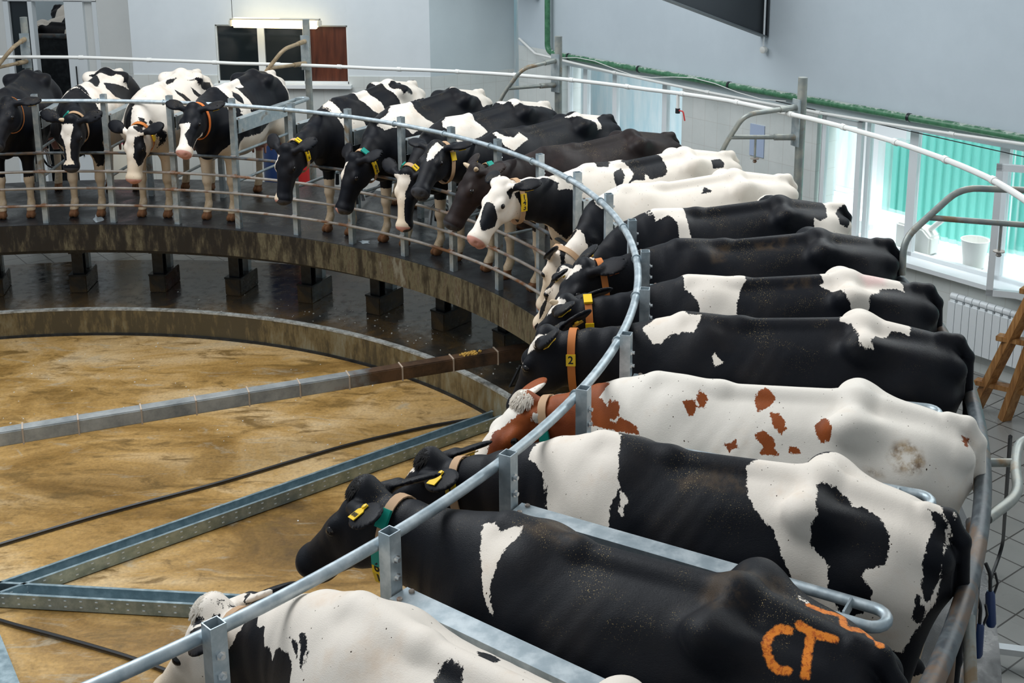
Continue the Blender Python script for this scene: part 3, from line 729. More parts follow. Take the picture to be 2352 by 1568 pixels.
P_ = [wp(-4.5, 1.50, -.06)] + [wp(u, 1.36 - .045 * (u + 4.0) + .006 * (u + 4) ** 2, -.17) for u in (-4.0, -3.2, -2.4, -1.6, -.8, 0, .8, 1.6, 2.4, 3.2, 4.0)]
MB().tube(P_, .017, 10).build('pipe_run', MT['pvc_white'], r, smooth=True)
for q in P_[3:10:2]: MB().tube([q - UW * .03, q + UW * .03], .023, 10).build('coupling', MT['pvc_white'], r, smooth=True)
def cable(pts, rad, lab, m='black_rubber', name='cable', cat='cable'):
    return tag(MB().tube(pts, rad, 6).build(name, MT[m], smooth=True), lab, cat)
cable([wp(-3.5 + .35 * i, 1.36 + .05 * math.sin(i * 1.1), -.16) for i in range(12)], .005, 'thin pale cable drooping in front of the green pipe near the far window', 'pvc_white')
cable([wp(.2 + .4 * i, 1.315 - .012 * i, -.15) for i in range(16)], .005, 'thin black cable strung beneath the green pipe above the near window')

# white ring pipe behind the cows
ring = [(98.2+6, 1.49), (98.2, 1.47), (92, 1.435), (84, 1.405), (77.6, 1.41), (70, 1.42), (60, 1.47), (52.2, 1.51), (42, 1.55), (33, 1.61), (26, 1.64), (18, 1.69), (10, 1.75), (2, 1.82), (-6, 1.87)]
r = empty('sprinkler_pipe', polar(7.66, 52, 1.5), label='long white overhead pipe curving round behind all the cows', cat='pipe')
def ring_z(a):
    A = [q[0] for q in ring][::-1]; Z = [q[1] for q in ring][::-1]; return float(np.interp(a, A, Z))
MB().tube([polar(7.66, a, ring_z(a)) for a in np.arange(-6, 136, 1.5)], .021, 10).build('pipe_run', MT['pvc_white'], r, smooth=True)
for a in np.arange(-4, 104, 6.0):
    MB().tube([polar(7.66, a - .2, ring_z(a)), polar(7.66, a + .2, ring_z(a))], .027, 10).build('coupling', MT['pvc_white'], r, smooth=True)
MB().tube([polar(7.66, 38.5, ring_z(38.5)), polar(7.66, 38.5, ring_z(38.5) - .16)], .017, 8).build('branch', MT['pvc_white'], r, smooth=True)
MB().tube([polar(7.66, 38.5, ring_z(38.5) - .15), polar(7.66, 38.5, ring_z(38.5) - .20)], .024, 8).build('valve', MT['black_plastic'], r, smooth=True)
MB().tube(bend([polar(7.66, 38.5, ring_z(38.5) - .17), polar(7.66, 37.9, ring_z(38.5) - .17), polar(7.66, 37.7, ring_z(38.5) - .26)], .02), .007, 8).build('valve_handle', MT['red_plastic'], r, smooth=True)

# ---- posts with crowd arms round the outside
for k, (a, lab) in enumerate([(102.8, 'steel post with a bent brown arm in front of the yard doorway'), (77.6, 'steel post with a bent arm in front of the control room window'),
                              (52.3, 'steel post with a bent arm nearest the room corner'), (26.3, 'tall steel post with a bent arm between the two wall windows'),
                              (-1.0, 'steel arm reaching in from the right edge before the large window')]):
    e = Vector((math.cos(RAD(a)), math.sin(RAD(a)), 0)); t = Vector((-e.y, e.x, 0))
    def q(rr, tt, z): return e * rr + t * tt + Vector((0, 0, z))
    r = empty('arm_post', q(7.8, 0, FZ), label=lab, cat='post', group='posts with arms standing behind the cows')
    s = 0.0 if k < 4 else .38
    if k == 4:
        MB().tube([q(8.75, .72, FZ), q(8.75, .72, 2.0)], .042, 14).build('pole', MT['arm_tube'], r, smooth=True)
        A0, A1, A2, A3 = q(8.75, .72, 1.66), q(7.60, .92, 1.64), q(7.2, .72, 1.34), q(7.2, .70, 1.10)
        B0, B1 = q(8.75, .70, 1.40), q(7.38, .82, 1.46)
        N0 = B0 + (B1 - B0) * .66
    else:
        MB().tube([q(7.8, 0, FZ), q(7.8, 0, 1.95)], .042, 14).build('pole', MT['arm_tube'], r, smooth=True)
        MB().bar(q(7.745, 0, 1.34), q(7.745, 0, 1.76), .11, .012, up=e).build('mount_plate', MT['galvanised_worn'], r)
        A0, A1, A2, A3 = q(7.76, 0, 1.69), q(7.22, .02, 1.66), q(7.2, .30, 1.33), q(7.2, .42, 1.08)
        B0, B1 = q(7.76, 0, 1.42), q(7.2, .20, 1.43)
        N0 = B0 + (B1 - B0) * .62
    MB().tube(bend([A0, A1, A2, A3], .12), .023, 12).build('upper_arm', MT['arm_tan' if k < 2 else 'arm_tube'], r, smooth=True)
    MB().tube([B0, B1], .020, 12).build('lower_arm', MT['arm_tan' if k < 2 else 'arm_tube'], r, smooth=True)
    for P0, P1 in ((A0, A1), (B0, B1)):
        MB().tube([P0, P0 + (P1 - P0) * .34], .029, 12).build('sleeve', MT['arm_tan' if k < 2 else 'arm_tube'], r, smooth=True)
    if k in (3, 4):
        MB().tube([N0, N0 - Vector((0, 0, .19))], .010, 8).build('dropper', MT['arm_tube'], r, smooth=True)
        MB().lathe([(.012, -.03), (.02, -.02), (.012, 0), (.040, .004), (.040, .010), (.012, .014)], N0 - Vector((0, 0, .20)), 10).build('spray_nozzle', MT['rusty_bar'], r, smooth=True)

# ---- notice on the tiled wall
r = MB().prism([wp(-.28, .62), wp(-.07, .62), wp(-.07, .98), wp(-.28, .98)], NW * -.012, NW * 0).build('notice_sheet', mat('notice_paper', (.42, .50, .66), .3)); tag(r, 'bluish notice sheet on the tiles between the two windows', 'notice')

# ---- ceiling lamp
L0, L1 = Vector((.46, 8.62, 1.80)), Vector((1.62, 8.62, 1.79))
r = empty('tube_lamp', (L0 + L1) / 2, label='glowing yellow tube lamp hanging before the control room window', cat='lamp')
MB().bar(L0 + Vector((0, 0, .035)), L1 + Vector((0, 0, .045)), .12, .02).build('lamp_housing', MT['cream_plastic'], r, bevel=.01)
MB().bar(L0 + Vector((.03, 0, -.012)), L1 - Vector((.03, 0, .012)), .12, .125).build('lamp_shade', MT['lamp_glow'], r, bevel=.02, smooth=True)
for x in (L0.x + .01, L1.x - .01): MB().box((x, 8.62, 1.785), (.04, .115, .085)).build('lamp_end', MT['cream_plastic'], r, bevel=.012)
MB().tube([L0 + Vector((.03, 0, .04)), L0 + Vector((.03, 0, 1.4))], .004, 6).build('hanging_wire', MT['black_steel'], r)
ld = bpy.data.lights.new('tube_lamp_light', 'AREA'); ld.shape = 'RECTANGLE'; ld.size = 1.1; ld.size_y = .1; ld.energy = 3; ld.color = (1, .8, .5)
lo = bpy.data.objects.new('tube_lamp_light', ld); lo.location = (L0 + L1) / 2 + Vector((0, 0, -.07)); COL.objects.link(lo)

# ================================================================= the rotary platform
r = empty('rotary_platform', (0, 0, 0), label='large round concrete milking platform with black rubber deck', cat='platform')
MB().arc(5.41, 7.40, -.06, 0.0, step=1.0).build('deck', MT['rubber_deck'], r)
MB().arc(5.40, 5.46, -.285, -.004, step=1.0).build('concrete_edge', MT['stained_concrete'], r)
MB().arc(5.46, 7.33, -.26, -.06, step=2.0).build('slab', MT['black_steel'], r)
MB().arc(6.12, 6.48, -.42, -.26, step=2.0).build('ring_beam', MT['black_steel'], r)
MB().arc(5.55, 5.62, -.36, -.26, step=2.0).build('ring_beam', MT['black_steel'], r)
for i in range(16):
    a = 104.8 - 8.38 * i
    if a < 20: break
    r = empty('platform_support', polar(6.3, a, FZ), label='dark steel roller support on a concrete block beneath the platform', cat='support', group='supports beneath the platform')
    e = Vector((math.cos(RAD(a)), math.sin(RAD(a)), 0)); t = Vector((-e.y, e.x, 0)); c = polar(6.32, a, 0)
    ang = RAD(a)
    MB().box(c + Vector((0, 0, FZ + .10)), (.44, .19, .20), rz=ang).build('concrete_block', MT['block_concrete'] if 'block_concrete' in MT else MT['wet_floor'], r, bevel=.008)
    MB().box(c - e * .12 + Vector((0, 0, -.66)), (.10, .012, .32), rz=ang).box(c - e * .17 + Vector((0, 0, -.66)), (.012, .12, .32), rz=ang).box(c - e * .07 + Vector((0, 0, -.66)), (.012, .12, .32), rz=ang).box(c - e * .12 + Vector((0, 0, -.80)), (.2, .2, .02), rz=ang).build('steel_leg', MT['black_steel'], r)
    MB().box(c + e * .12 + Vector((0, 0, -.66)), (.08, .10, .30), rz=ang).build('steel_leg', MT['galvanised_worn'], r)
    MB().box(c + Vector((0, 0, -.485)), (.42, .16, .12), rz=ang).build('roller_housing', MT['black_steel'], r)

# ---- inner fence: posts and rails
NP0, NP1 = -7, 21
fence = empty('feed_fence', (0, 0, 0), label='curved galvanised fence of posts and rails in front of the cows', cat='fence')
for i in range(NP0, NP1 + 1):
    a = post_az(i); c = polar(5.5, a); ang = RAD(a)
    o_, n_ = .0275, .0235; vs = []; fs = []
    R = Matrix.Rotation(ang, 3, 'Z')
    for z, s in ((0.0, o_), (1.39, o_), (1.39, n_), (1.20, n_)):
        for x, y in ((-1, -1), (1, -1), (1, 1), (-1, 1)): vs.append(c + R @ Vector((x * s, y * s, z)))
    for k in range(3):
        for j in range(4): fs.append((k*4+j, k*4+(j+1) % 4, (k+1)*4+(j+1) % 4, (k+1)*4+j))
    fs.append((12, 13, 14, 15)); fs.append((3, 2, 1, 0))
    po = MB().add(vs, fs).build('post', MT['galvanised'] if i > 8 else MT['galvanised_worn'], fence)
    for z in (1.29, 1.22):
        d = R @ Vector((1, 0, 0))
        b = MB(); p0 = c + d * .027 + Vector((0, 0, z)); b.tube([p0, p0 + d * .006], .016, 6); b.tube([p0 + d * .004, p0 + d * .018], .009, 8); bo = b.build('bolt', MT['bright_steel'], po)
    if i <= 8:
        for z in (.77, .57, .386, .197):
            b = MB(); p0 = c - R @ Vector((.027, 0, 0)) + Vector((0, 0, z)); b.tube([p0 - R @ Vector((0, .03, 0)), p0 + R @ Vector((0, .03, 0))], .021, 8); b.build('rail_clip', MT['rusty_bar'], po)
for j, (z, rr, m) in enumerate([(1.325, .0225, 'galvanised'), (.77, .0165, 'dark_tube'), (.57, .0145, 'rusty_bar'), (.386, .0145, 'rusty_bar'), (.197, .0145, 'rusty_bar')]):
    R0 = 5.448 if j == 0 else 5.455
    MB().tube(arcpts(R0, z, post_az(NP0), post_az(NP1), 1.0), rr, 12).build('top_rail' if j == 0 else 'rail', MT[m], fence, smooth=True)
for i in range(NP0, NP1 + 1):
    a = post_az(i) + .42
    MB().tube([polar(5.448, a - .05, 1.325), polar(5.448, a + .05, 1.325)], .031, 14).build('rail_clamp', MT['galvanised'], fence, smooth=True)

# ---- stall dividers
DL = {3: 'blue-grey channel stall divider beside the empty stall in the far row', 4: 'stall divider on the right side of the empty stall', 17: 'pale channel divider between the bow-patterned cow and the paint-marked black cow',
      18: 'wide pale channel divider at the bottom, in front of the paint-marked black cow', 16: 'channel divider between the red-spotted cow and the bow-patterned cow', 15: 'channel divider behind the red-and-white cow'}
for i in range(-1, 20):
    a = post_az(i); e = Vector((math.cos(RAD(a)), math.sin(RAD(a)), 0)); t = Vector((-e.y, e.x, 0))
    def q(rr, tt, z): return e * rr + t * tt + Vector((0, 0, z))
    lab = DL.get(i, 'galvanised stall divider fixed behind a fence post between two cows')
    r = empty('stall_divider', q(5.53, 0, 0), label=lab, cat='stall divider', group='dividers between the stalls' if i not in DL else None)
    m = MT['galvanised'] if i > 8 else MT['galvanised_worn']; w, h, th = .088, .145, .005
    r0, r1 = 5.535, 6.62; zt = 1.16
    pr = [(-w/2, zt), (w/2, zt), (w/2, zt-h), (w/2-.02, zt-h), (w/2-.02, zt-h+th), (w/2-th, zt-h+th), (w/2-th, zt-th), (-w/2+th, zt-th), (-w/2+th, zt-h+th), (-w/2+.02, zt-h+th), (-w/2+.02, zt-h), (-w/2, zt-h)]
    MB().prism([q(r0, y, z) for y, z in pr], (0, 0, 0), e * (r1 - r0)).build('channel_beam', m, r)
    for y in (-.03, .03): MB().lathe([(.011, 0), (.011, .007), (.006, .01)], q(r0 + .035, y, zt), 8).build('bolt', MT['rusty_bar'], r)
    lp = [q(6.50, -.060, 1.13), q(6.98, -.060, 1.13)] + [q(6.98 + .060 * math.sin(k * math.pi / 8), -.060 * math.cos(k * math.pi / 8), 1.13) for k in range(1, 8)] + [q(6.98, .060, 1.13), q(6.50, .060, 1.13)]
    MB().tube(lp, .021, 12).build('end_loop', m, r, smooth=True)
    MB().box(q(6.90, 0, 1.13), (.008, .10, .05), rz=RAD(a)).build('gusset', m, r)
    MB().tube([q(5.53, 0, .80), q(6.62, 0, .80)], .015, 10).build('side_rail', m, r, smooth=True)
    MB().tube([q(5.53, 0, .50), q(6.62, 0, .50)], .015, 10).build('side_rail', m, r, smooth=True)
    MB().box(q(6.62, 0, .54), (.055, .055, 1.08), rz=RAD(a)).build('leg', m, r)

# ---- rump rail on the near side
r = empty('rump_rail', (0, 0, 0), label='thick dark curved tube behind the rumps at the right', cat='rail')
RR = 7.235; ZR = 1.045
MB().tube(arcpts(RR, ZR, 5.4, -50, 1.0), .038, 16).build('main_tube', MT['dark_tube'], r, smooth=True)
MB().tube(arcpts(RR - .01, .62, -14, -50, 1.0), .028, 12).build('lower_tube', MT['dark_tube'], r, smooth=True)
for a0 in (-2, -12.3, -31.0):
    e = Vector((math.cos(RAD(a0)), math.sin(RAD(a0)), 0)); t = Vector((-e.y, e.x, 0))
    def q(rr, tt, z): return e * rr + t * tt + Vector((0, 0, z))
for a0, a1 in ((-5.6, -7.6), (-33.0, -36)):
    MB().tube(bend([polar(RR, a0, ZR), polar(RR - .02, a0 - .4, .80), polar(RR - .25, a1, .35), polar(RR - .25, a1 + .3, 0.0)], .15), .024, 12).build('brace', MT['dark_tube'], r, smooth=True)
for a0 in (-18.6, -27.0):
    MB().tube([polar(RR, a0, ZR), polar(RR, a0, 0)], .022, 10).build('brace', MT['dark_tube'], r, smooth=True)
r = empty('gate_loop', polar(RR, -14, ZR), label='bent grey tube loop bolted outside the rump rail at the right edge', cat='bracket')
MB().tube(bend([polar(RR + .02, -15.0, 1.0), polar(7.395, -14.7, 1.0)], .05), .02, 12).build('stub', MT['arm_tube'], r, smooth=True)
MB().tube(bend([polar(7.62, -13.0, 1.06), polar(7.42, -13.2, 1.03), polar(7.385, -14.8, 1.0), polar(7.39, -17.2, 1.0), polar(7.26, -19.2, 1.0)], .12), .024, 12).build('loop', MT['arm_tube'], r, smooth=True)
MB().tube([polar(RR + .02, -24.9, .98), polar(7.36, -27.6, .60)], .024, 12).build('strut', MT['arm_tube'], r, smooth=True)

# ================================================================= spokes and hoses over the pit
def spoke(name, a, b, w, h, m, lab, cat, ties=()):
    r = empty(name, a, label=lab, cat=cat); a, b = Vector(a), Vector(b)
    MB().bar(a, b, w, h).build('beam', m, r, bevel=.008)
    d = (b - a).normalized()
    for k in ties:
        p = a + (b - a) * k; MB().bar(p - d * .006, p + d * .006, w + .012, h + .012).build('tie', MT['tie'], r)
    return r
MT['tie'] = mat('tie', (.45, .36, .28), .6)
m = mat('duct_steel', (.3, .33, .35), .35, .3); g = NG(m); tc_ = g.n('ShaderNodeTexCoord'); s_ = g.n('ShaderNodeSeparateXYZ'); g.l(tc_.outputs['Object'], s_.inputs[0])
n1 = g.noise(g.coords(), 3, 5, .7); f_ = g.step(g.math('ADD', s_.outputs['X'], g.math('MULTIPLY', g.math('SUBTRACT', n1, .5), 1.2)), 5.3, 5.7)
g.color(g.mix(f_, g.ramp(n1, [(.3, (.20, .22, .23)), (.6, (.42, .44, .44))]), g.ramp(n1, [(.35, (.03, .022, .018)), (.6, (.13, .075, .045))]))); MT['duct_steel'] = m
A_, B_ = Vector((-2.43, .42, -.70)), Vector((4.62, 3.70, -.70))
spoke('cable_duct', A_, B_, .12, .12, MT['duct_steel'], 'square grey duct with cable ties crossing the pit, brown at its far end', 'duct', [.10, .2, .3, .4] + [.385 + .615 * v for v in (.085, .17, .27, .36, .45, .54, .63, .73, .83, .92)])

def channel(a, b, lab, w=.15, h=.10):
    a, b = Vector(a), Vector(b); d = (b - a).normalized(); y = Vector((-d.y, d.x, 0)); L = (b - a).length
    r = empty('steel_channel', a, label=lab, cat='channel'); th = .006
    pr = [(-w/2, h), (-w/2 + .022, h), (-w/2 + .022, h - th), (-w/2 + th, h - th), (-w/2 + th, th), (w/2 - th, th), (w/2 - th, h - th), (w/2 - .022, h - th), (w/2 - .022, h), (w/2, h), (w/2, 0), (-w/2, 0)]
    MB().prism([a + y * p + Vector((0, 0, q)) for p, q in pr], (0, 0, 0), d * L).build('channel', MT['zinc_channel'], r)
    hl = MB(); k = .15
    while k < L - .1:
        for zz_ in (.03, .075):
            c = a + d * k; hl.bar(c - y * (w/2 + .0015) + Vector((0, 0, zz_)), c - y * (w/2 + .0015) + d * .018 + Vector((0, 0, zz_)), .002, .008)
        for o_ in (-.03, .035):
            c = a + d * (k + .05); hl.bar(c + y * o_ + Vector((0, 0, th + .001)), c + y * o_ + d * .018 + Vector((0, 0, th + .001)), .008, .002)
        k += .11
    o = hl.build('punched_holes', MT['hole_light'], r); o['kind'] = 'stuff'
MT['hole_light'] = mat('hole_light', (.62, .68, .70), .4)
V0 = Vector((1.02, .36, -1.262))
channel(V0, Vector((4.30, 3.30, -1.262)), 'long galvanised perforated channel lying on the pit floor towards the cows')
channel(Vector((.9, .44, -1.262)), Vector((3.9, .21, -1.262)), 'galvanised perforated channel on the pit floor behind the white head at the bottom')
tag(MB().bar((1.28, -.10, -1.22), (1.70, -.68, -1.22), .13, .10).build('steel_channel', MT['zinc_channel']), 'blue-grey channel end in the bottom left corner', 'channel')
# ================================================================= cows: colouring and building
def poly_sd(X, Y, P):
    """signed distance to a polygon, positive inside"""
    P = np.asarray(P, float); n = len(P); d = np.full(len(X), 1e9); ins = np.zeros(len(X), bool)
    for i in range(n):
        a, b = P[i], P[(i+1) % n]; e = b - a; wx = X - a[0]; wy = Y - a[1]
        t = np.clip((wx*e[0] + wy*e[1]) / (e @ e + 1e-12), 0, 1)
        d = np.minimum(d, (wx - e[0]*t)**2 + (wy - e[1]*t)**2)
        c = ((a[1] > Y) != (b[1] > Y)); 
        with np.errstate(divide='ignore', invalid='ignore'): xi = (b[0]-a[0]) * (Y - a[1]) / (b[1]-a[1] if b[1] != a[1] else 1e-9) + a[0]
        ins ^= c & (X < xi)
    d = np.sqrt(d); return np.where(ins, d, -d)
def line_sd(X, Y, P, r):
    P = np.asarray(P, float); d = np.full(len(X), 1e9)
    for a, b in zip(P[:-1], P[1:]):
        e = b - a; wx = X - a[0]; wy = Y - a[1]; t = np.clip((wx*e[0] + wy*e[1]) / (e @ e + 1e-12), 0, 1)
        d = np.minimum(d, (wx - e[0]*t)**2 + (wy - e[1]*t)**2)
    return r - np.sqrt(d)
def patch_field(F, s, V):
    S, PHI, RH = F.chart(V)
    dark = s.get('base', 'dark') == 'dark'
    coatv = np.full(len(V), .3 if dark else -.3)
    out = {'dirt': np.zeros(len(V)), 'paint': np.full(len(V), -.3), 'stain': np.full(len(V), -1.0)}
    for kind, rho, P in s.get('patches', []):
        Q = np.array(P, float).reshape(-1, 2).copy(); Q[:, 1] *= rho
        reg, kind = kind[1:], kind[0]
        if kind in 'dw':
            sh = F.cum[-3]
            if reg == 'H':
                hs_, hp_, hh_ = F.hchart(V); d = poly_sd(hs_, hp_ * rho, Q)
                d = np.minimum(d, np.minimum(hs_ + .07, .28 - np.hypot(hh_[:, 1], hh_[:, 2] + .1)))
            else: d = poly_sd(S, PHI * rho, Q)
            if reg == 'N': d = np.minimum(d, sh - .02 - S)
            coatv = np.maximum(coatv, d) if kind == 'd' else np.minimum(coatv, -d)
        elif kind == 'n': coatv = np.where((V[:, 2] > .60) & (np.abs(V[:, 0]) < 2.3), np.maximum(coatv, np.minimum(S - P[0], P[1] - S)), coatv)
        elif kind == 'm': out['dirt'] = np.maximum(out['dirt'], np.clip(poly_sd(S, PHI * rho, Q) / .05 + .5, 0, 1.2))
        elif kind == 'k': out['stain'] = np.maximum(out['stain'], np.clip(poly_sd(S, PHI * rho, Q) / .12, -1, .45))
        elif kind == 'p': out['paint'] = np.maximum(out['paint'], line_sd(S, PHI * rho, Q, .013))
    z = V[:, 2]; lw = s.get('legw', .56)
    H = (V - F.poll) @ F.H.T / F.hscale
    inhead = (H[:, 0] > -.12) & (H[:, 0] < .62) & (np.abs(H[:, 1]) < .34) & (H[:, 2] > -.32) & (V[:, 0] > 1.75)
    leg = ~inhead & (z < lw + .2)
    coatv = np.where(leg, np.minimum(coatv, z - lw), coatv)
    ear = (H[:, 0] > -.30) & (H[:, 0] < .10) & (np.abs(H[:, 1]) > .118) & (np.abs(H[:, 1]) < .34) & (H[:, 2] > -.30) & (V[:, 0] > 1.62) & (V[:, 2] > .62)
    if s.get('earcol', 'dark') == 'dark': coatv = np.where(ear, np.maximum(coatv, .05), coatv)
    dirt = out['dirt']; dirt = np.maximum(dirt, np.where(~inhead, np.clip((.50 - z) / .3, 0, 1) * .75, 0))
    hoof = np.where(~inhead, np.clip((.095 - z) / .02, 0, 1), 0)
    skin = np.where(inhead, np.clip((H[:, 0] - .475) / .03, 0, 1), 0)
    ud = (np.abs(V[:, 0] - .36) < .24) & (np.abs(V[:, 1]) < .19) & (z < .66) & (z > .48) & ~inhead
    skin = np.maximum(skin, np.where(ud, .8, 0)); coatv = np.where(ud, -.05, coatv)
    return dict(coat=coatv, dirt=dirt, paint=out['paint'], stain=out['stain'], hoof=hoof, skin=skin)

def local_mesh(name, mb, m, parent, smooth=True):
    me = bpy.data.meshes.new(name); me.from_pydata(mb.v, [], mb.f); me.materials.append(m)
    bm = bmesh.new(); bm.from_mesh(me); bmesh.ops.recalc_face_normals(bm, faces=bm.faces)
    if smooth:
        for f in bm.faces: f.smooth = True
        for e in bm.edges:
            if len(e.link_faces) == 2 and e.calc_face_angle(0) > .7: e.smooth = False
    bm.to_mesh(me); bm.free()
    o = bpy.data.objects.new(name, me); COL.objects.link(o); o.parent = parent; return o

def text_mesh(body, size, m, name, parent, loc, R):
    cu = bpy.data.curves.new(name, 'FONT'); cu.body = body; cu.size = size; cu.extrude = .0006; cu.offset = size * .02; cu.align_x = 'CENTER'; cu.align_y = 'CENTER'
    to = bpy.data.objects.new('tmp', cu); COL.objects.link(to); bpy.context.view_layer.update()
    me = bpy.data.meshes.new_from_object(to.evaluated_get(bpy.context.evaluated_depsgraph_get())); bpy.data.objects.remove(to)
    me.materials.clear(); me.materials.append(m); me.name = name
    o = bpy.data.objects.new(name, me); COL.objects.link(o); o.parent = parent
    T = R.to_4x4(); T.translation = loc; me.transform(T); return o

def collar(F, s, root):
    spec = s.get('collar')
    if not spec: return
    A = F.neck; t = spec.get('t', .8) * (len(A) - 1); i = min(int(t), len(A) - 2); f = t - i
    c = A[i] + (A[i+1] - A[i]) * f; T = _unit(A[i+1] - A[i]); T = _unit(T + np.array([0, 0, spec.get('tilt', 0)]))
    side = _unit(np.cross((0, 0, 1.0), T)); up = np.cross(T, side); n = 40
    rr = np.arange(.04, .40, .004); ph = np.arange(n) * 2 * math.pi / n
    dirs = np.cos(ph)[:, None] * up + np.sin(ph)[:, None] * side
    def radius(cc):
        pts = cc + dirs[:, None, :] * rr[None, :, None]; v = F(pts.reshape(-1, 3)).reshape(n, -1) > 0
        R = rr[np.argmax(v, axis=1)]; R = np.where(v.any(1), R, .2)
        return np.minimum(R, np.roll(np.minimum(R, np.roll(R, 2)), -1) + .012)
    w = spec.get('w', .042) / 2; R1 = radius(c - T * w); R2 = radius(c + T * w); R = np.maximum(R1, R2); R = (R + np.roll(R, 1) + np.roll(R, -1)) / 3 + .006
    R = R + np.where(np.cos(ph) < 0, .022 * np.cos(ph) ** 2, 0)
    vs = []
    for k in range(n):
        for a, b in ((-w, 0), (w, 0), (w, .006), (-w, .006)): vs.append(tuple(c + T * a + dirs[k] * (R[k] + b)))
    fs = [(k*4+j, k*4+(j+1) % 4, ((k+1) % n)*4+(j+1) % 4, ((k+1) % n)*4+j) for k in range(n) for j in range(4)]
    mb = MB().add(vs, fs); co = local_mesh('collar', mb, MT[spec.get('m', 'collar_tan')], root)
    for deg, colr, dig in spec.get('plates', []):
        a = RAD(deg); k = int(round(a / (2 * math.pi) * n)) % n; r_ = R[k]
        d = _unit(dirs[k]); tg = _unit(dirs[(k+1) % n] * R[(k+1) % n] - dirs[k-1] * R[k-1]); nn = _unit(np.cross(T, tg)); nn = nn if nn @ d > 0 else -nn
        p = c + d * (r_ + .012); h = .060 if dig else .075
        Mx = Matrix((Vector(T), Vector(tg), Vector(nn))).transposed()
        b = MB().box(Vector(p), (.050, h, .014), M=Mx); po = local_mesh('number_plate' if dig else 'collar_buckle', b, MT[colr], co, smooth=False)
        if dig:
            upd = -Vector(tg) if tg[2] < 0 else Vector(tg)
            if abs(tg[2]) < .25: upd = Vector(tg) if spec.get('flip') else -Vector(tg)
            xr = upd.cross(Vector(nn)); Rt = Matrix((xr, upd, Vector(nn))).transposed()
            text_mesh(dig, .058, MT['ink_black'], 'number', po, Vector(p) + Vector(nn) * .0075, Rt)

def ear_tag(F, s, root, sy, col='tag_yellow', text=None, along=.14, back=False):
    e = s.get('ears', (-.50, -.50))[0 if sy > 0 else 1]; bk = s.get('earback', (.60, .60))[0 if sy > 0 else 1]
    d = _unit((-bk, sy*1.0, e)); a = np.array((1.0, 0, .35)); a = _unit(a - d*(a @ d)); n = np.cross(a, d); n = n if n[0] > 0 else -n
    if back: n = -n
    a = np.cross(d, n) if False else a
    c = np.array((.030, sy*.082, -.052)) + d * along + n * .020 + (-a) * .0
    hz = -a if True else a
    # tag hangs towards the lower edge of the ear
    w_ = F.H.T @ a; low = a if w_[2] < 0 else -a
    if s.get('tagup'): low = -low
    P = lambda u, v, q: tuple(F.hw(c + d * u + low * v + n * q))
    out = [(-.010, -.030), (.010, -.030), (.014, -.008), (.030, .002), (.031, .048), (-.031, .048), (-.030, .002), (-.014, -.008)]
    vs = [P(u, v, -.001) for u, v in out] + [P(u, v, .0025) for u, v in out]; m = len(out)
    fs = [tuple(range(m))[::-1], tuple(range(m, 2*m))] + [(i, (i+1) % m, (i+1) % m + m, i + m) for i in range(m)]
    o = local_mesh('ear_tag', MB().add(vs, fs), MT[col], root, smooth=False)
    Rm = Matrix((Vector(F.H.T @ d), Vector(F.H.T @ low), Vector(F.H.T @ n))).transposed()
    local_mesh('tag_button', MB().lathe([(.012, 0), (.012, .006), (.005, .009)], F.hw(c + low * -.018 + n * .002), 12, Rm), MT[col], o)
    if text:
        nx = Vector(F.H.T @ n); up_ = -Vector(F.H.T @ low); xr = up_.cross(nx); Rt = Matrix((xr, up_, nx)).transposed()
        text_mesh(text, .026, MT['ink_black'], 'tag_number', o, Vector(F.hw(c + low * .028 + n * .0035)), Rt)

